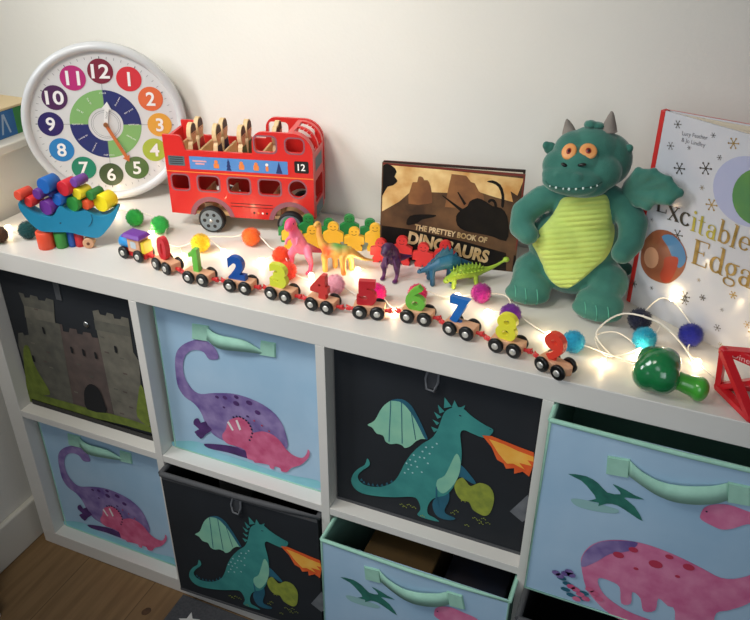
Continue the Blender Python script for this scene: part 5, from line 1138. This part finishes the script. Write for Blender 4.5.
    # ribbed belly panel following the body
    out = [(190, 262), (240, 258), (292, 252), (312, 275), (325, 310), (338, 345), (337, 385), (325, 415), (300, 440), (270, 470), (245, 490), (228, 496), (205, 488), (180, 470), (160, 440), (140, 405), (120, 375), (140, 340), (158, 318), (175, 288)]
    pol = [(a_, b_) for a_, b_ in catmull(out, True, 3)]
    def inside(x, y):
        c = False; j = len(pol)-1
        for i in range(len(pol)):
            if (pol[i][1] > y) != (pol[j][1] > y) and x < (pol[j][0]-pol[i][0])*(y-pol[i][1])/(pol[j][1]-pol[i][1])+pol[i][0]: c = not c
            j = i
        return c
    vs = []; fs = []; N = 120; rows = []
    for r in range(N+1):
        y = 254 + (496-254)*r/N
        xsx = []
        for i in range(len(pol)):
            p, q = pol[i], pol[(i+1) % len(pol)]
            if (p[1] <= y) != (q[1] <= y): xsx.append(p[0] + (q[0]-p[0])*(y-p[1])/(q[1]-p[1]))
        if len(xsx) < 2: continue
        xl, xr = min(xsx), max(xsx); row = []
        def XZ(a_): return 1.0568 + .0050 + (a_-235)*.000555, .8568 - (y-370)*.000645 + (a_-235)*.000085 + .0185
        while xl < xr-10 and hit(T3, XZ(xl)[0], .20, XZ(xl)[1])[0] is None: xl += 2
        while xr > xl+10 and hit(T3, XZ(xr)[0], .20, XZ(xr)[1])[0] is None: xr -= 2
        for c in range(41):
            a_ = xl + (xr-xl)*c/40
            X, Z = XZ(a_)
            p, n = hit(T3, X, .20, Z)
            if p is None: p = R_(X, .23, Z); n = Vector((0, -1, 0))
            ed = min(1, min(c, 40-c)/3); rib = abs(math.sin((y-254 + .10*(a_-235))*PI/13.5))
            row.append((p, ed, rib))
        rows.append(row)
    # smooth the depth so that the panel is a soft pillow
    for it in range(3):
        for r in range(1, len(rows)-1):
            for c in range(1, 40):
                ed, rib = rows[r][c][1:]; p = rows[r][c][0]
                av = (rows[r-1][c][0].y+rows[r+1][c][0].y+rows[r][c-1][0].y+rows[r][c+1][0].y)/4
                rows[r][c] = (Vector((p.x, min(p.y, av), p.z)), ed, rib)
    for r, row in enumerate(rows):
        er = min(1, min(r, len(rows)-1-r)/3)
        for c, (p, ed, rib) in enumerate(row):
            vs.append(p - D_*(.0005 + .003*ed*er + .0028*rib*ed*er))
    for r in range(len(rows)-1):
        for c in range(40):
            a_ = r*41+c; fs.append((a_, a_+41, a_+42, a_+1))
    MB().add(vs, fs, lime, None, True).build('belly_panel', t)
    # toe stitches
    b = MB(); sm = mat('plush_stitch', '#4f9a86', rough=.9)
    for cx, cy, sg in ((1.004, .172, 1), (1.113, .160, 1)):
        for k in (-1, 0, 1):
            pp = []
            for j in range(6):
                a_ = -.6 + j*.35
                h = T2.ray_cast(R_(cx + k*.017, cy-.05, .777 + .016*math.sin(a_)+.002), Vector((0, 1, 0)))
                if h[0]: pp.append(h[0] + Vector((.003*math.cos(a_*2), -.0003, 0)))
            if len(pp) > 2: b.tube(pp, .0009, sm, 6)
    if b.v: b.build('toe_stitching', t)
plush()

# ------------------------------------------------------------------ light garland
def garland():
    t = thing('fairy_light_garland', 'string of coloured pompoms and lit warm fairy lights on white wire along the shelf top', 'string lights', (0, 0, TOP))
    wire = mat('white_wire', '#e8e2d6', rough=.5)
    glow = bpy.data.materials.new('warm_bulb'); glow.use_nodes = True; g = glow.node_tree.nodes['Principled BSDF']
    g.inputs['Base Color'].default_value = lin('#fff2d8'); g.inputs['Emission Color'].default_value = (1, .80, .50, 1); g.inputs['Emission Strength'].default_value = 14
    path = [(-.015, .10, .003), (.018, .052, .004), (.0428, .077, .004), (.085, .066, .003), (.112, .078, .012), (.150, .150, .003), (.175, .232, .003), (.215, .222, .006), (.2508, .2083, .020), (.300, .2100, .010), (.318, .2000, .014), (.345, .150, .004), (.385, .140, .003), (.4285, .163, .020), (.4640, .2000, .012), (.497, .2114, .022), (.545, .188, .010), (.570, .182, .012),
            (.5825, .1675, .016), (.6288, .1137, .014), (.665, .115, .003), (.7209, .1041, .012), (.7600, .098, .004), (.7844, .1061, .016), (.822, .085, .004), (.8494, .1396, .012), (.885, .150, .004), (.9364, .1653, .014), (.972, .182, .010), (1.0004, .1311, .014), (1.050, .108, .003), (1.1013, .0771, .016), (1.150, .083, .004), (1.185, .080, .003),
            (1.186, .112, .004), (1.150, .135, .012), (1.122, .115, .010), (1.145, .078, .004), (1.1881, .1146, .010), (1.205, .160, .026), (1.1797, .1664, .030), (1.195, .215, .036), (1.212, .212, .040), (1.228, .205, .032), (1.2501, .1701, .020), (1.2480, .135, .006), (1.262, .115, .003), (1.285, .088, .002), (1.300, .085, .002)]
    MB().tube(catmull(path, False, 6), .0011, wire, 7).build('wire', t)
    # second strand looping round the blue pompoms
    MB().tube(catmull([(1.150, .083, .003), (1.122, .118, .014), (1.150, .160, .030), (1.200, .150, .034), (1.236, .125, .022), (1.258, .105, .003)], False, 6), .0014, wire, 7).build('wire', t)
    poms = [(.0866-.012, .030, .0150, '#5a3a22', 'brown'), (.1080, .0640, .0165, '#0f4a4a', 'dark teal'), (.2508, .1883, .0165, '#1f9a3c', 'green'), (.3140, .1803, .0165, '#2bb04c', 'bright green'), (.4285, .1430, .0168, '#f2c81e', 'yellow'),
            (.497, .2014, .0168, '#f26a22', 'orange'), (.5825, .1575, .0155, '#ee4a20', 'orange-red'), (.6200, .1100, .0160, '#f0432c', 'coral red'), (.7130, .0980, .0160, '#f2a9b8', 'pale pink'), (.7844, .0990, .0160, '#e8137f', 'hot pink'), (.8440, .1250, .0150, '#d61a60', 'raspberry'),
            (.9364, .1640, .0160, '#a0127a', 'magenta'), (.9950, .1180, .0160, '#6d1f8f', 'purple'), (1.0960, .0771, .0162, '#1fa0c4', 'turquoise'), (1.1881, .1246, .0168, '#1b9fbd', 'aqua'), (1.1760, .1764, .0172, '#0c1230', 'navy'), (1.2481, .1601, .0172, '#111a86', 'royal blue')]
    for i, (x, y, r, col, nm) in enumerate(poms):
        m = mat('pompom_' + nm.replace(' ', '_').replace('-', '_'), col, rough=.95, sheen=.3, bump=.8, bscale=900, dist=.001, sss=.0)
        b = MB().ell((0, 0, 0), r*.94, m, sub=4, fuzz=.06, seed=i*3.1)
        vs = []; fs = []
        for k in range(700):
            d_ = Vector((random.gauss(0, 1), random.gauss(0, 1), random.gauss(0, 1))).normalized(); u_ = d_.orthogonal().normalized(); w_ = d_.cross(u_)
            q0 = len(vs); tip = d_*(r*(1.04+.10*random.random())) + u_*(random.gauss(0, .0007)) + w_*(random.gauss(0, .0007))
            vs += [d_*r*.86 + u_*.0006, d_*r*.86 - u_*.0003 + w_*.0005, d_*r*.86 - u_*.0003 - w_*.0005, tip]; fs += [(q0, q0+1, q0+3), (q0+1, q0+2, q0+3), (q0+2, q0, q0+3)]
        b.add(vs, fs, m, None, False)
        o = b.build('pompom', t, loc=(x, y, r*1.02)); o['label'] = nm + ' fluffy pompom'
    bulbs = [(.0428, .077, .006), (.1600, .243, .006), (.3060, .1640, .006), (.4700, .150, .006), (.4146, .1081, .006), (.5506, .1450, .006), (.6600, .1200, .008), (.7180, .1750, .006), (.8240, .0750, .006), (.8984, .153, .008), (.9600, .128, .006), (1.0561, .1001, .006), (1.1413, .0603, .006), (1.1850, .0950, .006), (1.214, .206, .046), (1.262, .110, .006), (.040, -.0, .006), (.378, .107, .006)]
    for i, (x, y, z) in enumerate(bulbs):
        if i == 16: x, y = .0150, .020
        a = (i*2.4) % 6.28
        tip = Vector((x, y, z)); base = tip + Vector((.011*math.cos(a), .011*math.sin(a), .004))
        # nearest point of the wire
        w = min((Vector(p) for p in path), key=lambda p: (p-tip).length)
        dirv = (tip - w); dirv = dirv.normalized() if dirv.length > .003 else Vector((math.cos(a), math.sin(a), 0))
        b = MB(); q = dirv.to_track_quat('Z', 'Y').to_matrix().to_4x4(); q.translation = tip
        b.lathe([(.0012, -.006), (.0028, -.003), (.0046, .001), (.0049, .0035), (.0034, .007), (.0002, .0085)], glow, q, 12)
        st = w if (w-tip).length < .05 else tip + Vector((.01, .01, 0))
        o = b.build('bulb', t)
        MB().tube([tuple(st), tuple(st.lerp(tip, .5)+Vector((0, 0, .001))), tuple(tip - dirv*.005)], .0008, wire, 6).build('bulb_wire', o)
        L = bpy.data.lights.new('bulb_light', 'POINT'); L.energy = .034 if i != 14 else .018; L.color = (1, .74, .42); L.shadow_soft_size = .004
        lo = bpy.data.objects.new('bulb_light', L); lo.location = Vector((x, y, TOP+max(z, .006)+.010)); COL.objects.link(lo)
garland()

# ------------------------------------------------------------------ shaker and red frame
def shaker():
    t = thing('broccoli_toy', 'glossy green plastic broccoli-shaped toy lying at the front edge of the shelf', 'toy', (1.226, .028, TOP), -.1)
    hd = mat('shaker_dark_green', '#1d7a44', '#17703c', rough=.18, nscale=12, coat=.7); stl = mat('shaker_light_green', '#3d9c2f', '#49a838', rough=.3, nscale=20, coat=.4)
    blob('head', [('e', (-.014, .002, .031), (.028, .029, .030)), ('e', (-.006, -.010, .028), (.022, .020, .024)), ('e', (-.010, .008, .040), (.022, .022, .019)), ('e', (-.024, -.008, .026), (.021, .020, .024)), ('e', (-.024, .012, .034), (.020, .020, .020))], hd, t, .0020, 6)
    blob('stalk', [('t', [(.002, .000, .024), (.018, .001, .021), (.037, .002, .018)], [.014, .0125, .0150]), ('e', (.040, .002, .017), (.012, .0165, .0165))], stl, t, .0018, 5)
shaker()

def cage():
    red = plastic('cage_red', '#d0202a', .3); wt = mat('cage_white', '#f0c8c4', rough=.5)
    t = thing('red_frame_toy', 'red plastic open triangular frame toy at the right front edge of the shelf', 'toy', (1.2905, .060, TOP), 0)
    b = MB()
    def bar(p, q, w=.006): 
        p = Vector(p); q = Vector(q); d = (q-p); n = d.to_track_quat('Z', 'Y').to_matrix().to_4x4(); n.translation = p
        b.box((-w, -.0035, 0), (w, .0035, d.length), red, n)
    # two upright pentagon frames joined by cross bars
    fr = [(0, 0, .006), (.040, -.058, .006), (.095, -.045, .006), (.090, .036, .006)]
    A_, B_, C_, E_ = (Vector(p) for p in fr)
    a_, e_ = Vector((-.006, .002, .060)), Vector((.085, .010, .068)); c_ = Vector((.058, -.030, .055))
    for p, q in ((A_, B_), (B_, C_), (C_, E_), (E_, A_), (A_, a_), (a_, e_), (e_, E_), (a_, B_), (e_, C_), (A_, c_*1), (c_, C_)): bar(p, q, .0058)
    for p in (A_, B_, C_, E_, a_, e_, c_): b.ell(p, .0062, red, sub=2)
    b.build('frame', t)
    M = frame((.004, .004, .056), (.90, -.42, 0), (-.1, -.1, .98))
    MB().box((0, -.006, -.003), (.030, .008, .001), red, M).text('Dine', .0085, wt, M @ Matrix.Translation((.014, .001, .0014)), yc=True).build('name_plate', t, .0005)
cage()

# ------------------------------------------------------------------ light
def area(name, loc, target, size, power, col, sy=None):
    L = bpy.data.lights.new(name, 'AREA'); L.energy = power; L.color = col; L.size = size
    if sy: L.shape = 'RECTANGLE'; L.size_y = sy
    o = bpy.data.objects.new(name, L); o.location = loc
    o.rotation_euler = (Vector(target)-Vector(loc)).to_track_quat('-Z', 'Y').to_euler(); COL.objects.link(o); return o
area('ceiling_lamp', (.35, -.75, 2.15), (.45, .35, .95), .40, 3.0, (1, .95, .86)).data.spread = 1.25
area('window_light', (-.45, -.65, 1.75), (.55, .3, .9), .55, 4.6, (.95, .97, 1), .7).data.spread = 1.5
area('room_bounce', (1.15, -1.35, 1.40), (.85, .0, .72), .9, 2.1, (.88, .94, 1)).data.spread = 1.5
w = bpy.data.worlds.new('World'); SC.world = w; w.use_nodes = True
w.node_tree.nodes['Background'].inputs[0].default_value = (.80, .86, 1, 1); w.node_tree.nodes['Background'].inputs[1].default_value = .15

# ------------------------------------------------------------------ camera
cam = bpy.data.cameras.new('camera'); co = bpy.data.objects.new('camera', cam); COL.objects.link(co); SC.camera = co
cam.sensor_width = 36; cam.lens = 763.84/750*36; cam.clip_start = .01
y_, p_, r_ = CAM[3:6]
f = Vector((math.sin(y_)*math.cos(p_), math.cos(y_)*math.cos(p_), -math.sin(p_))); s = Vector((math.cos(y_), -math.sin(y_), 0)); u = s.cross(f)
s2 = math.cos(r_)*s + math.sin(r_)*u; u2 = -math.sin(r_)*s + math.cos(r_)*u
co.matrix_world = Matrix(((s2.x, u2.x, -f.x, CAM[0]), (s2.y, u2.y, -f.y, CAM[1]), (s2.z, u2.z, -f.z, CAM[2]), (0, 0, 0, 1)))
SC.view_settings.view_transform = 'Standard'; SC.view_settings.look = 'None'; SC.view_settings.exposure = 0
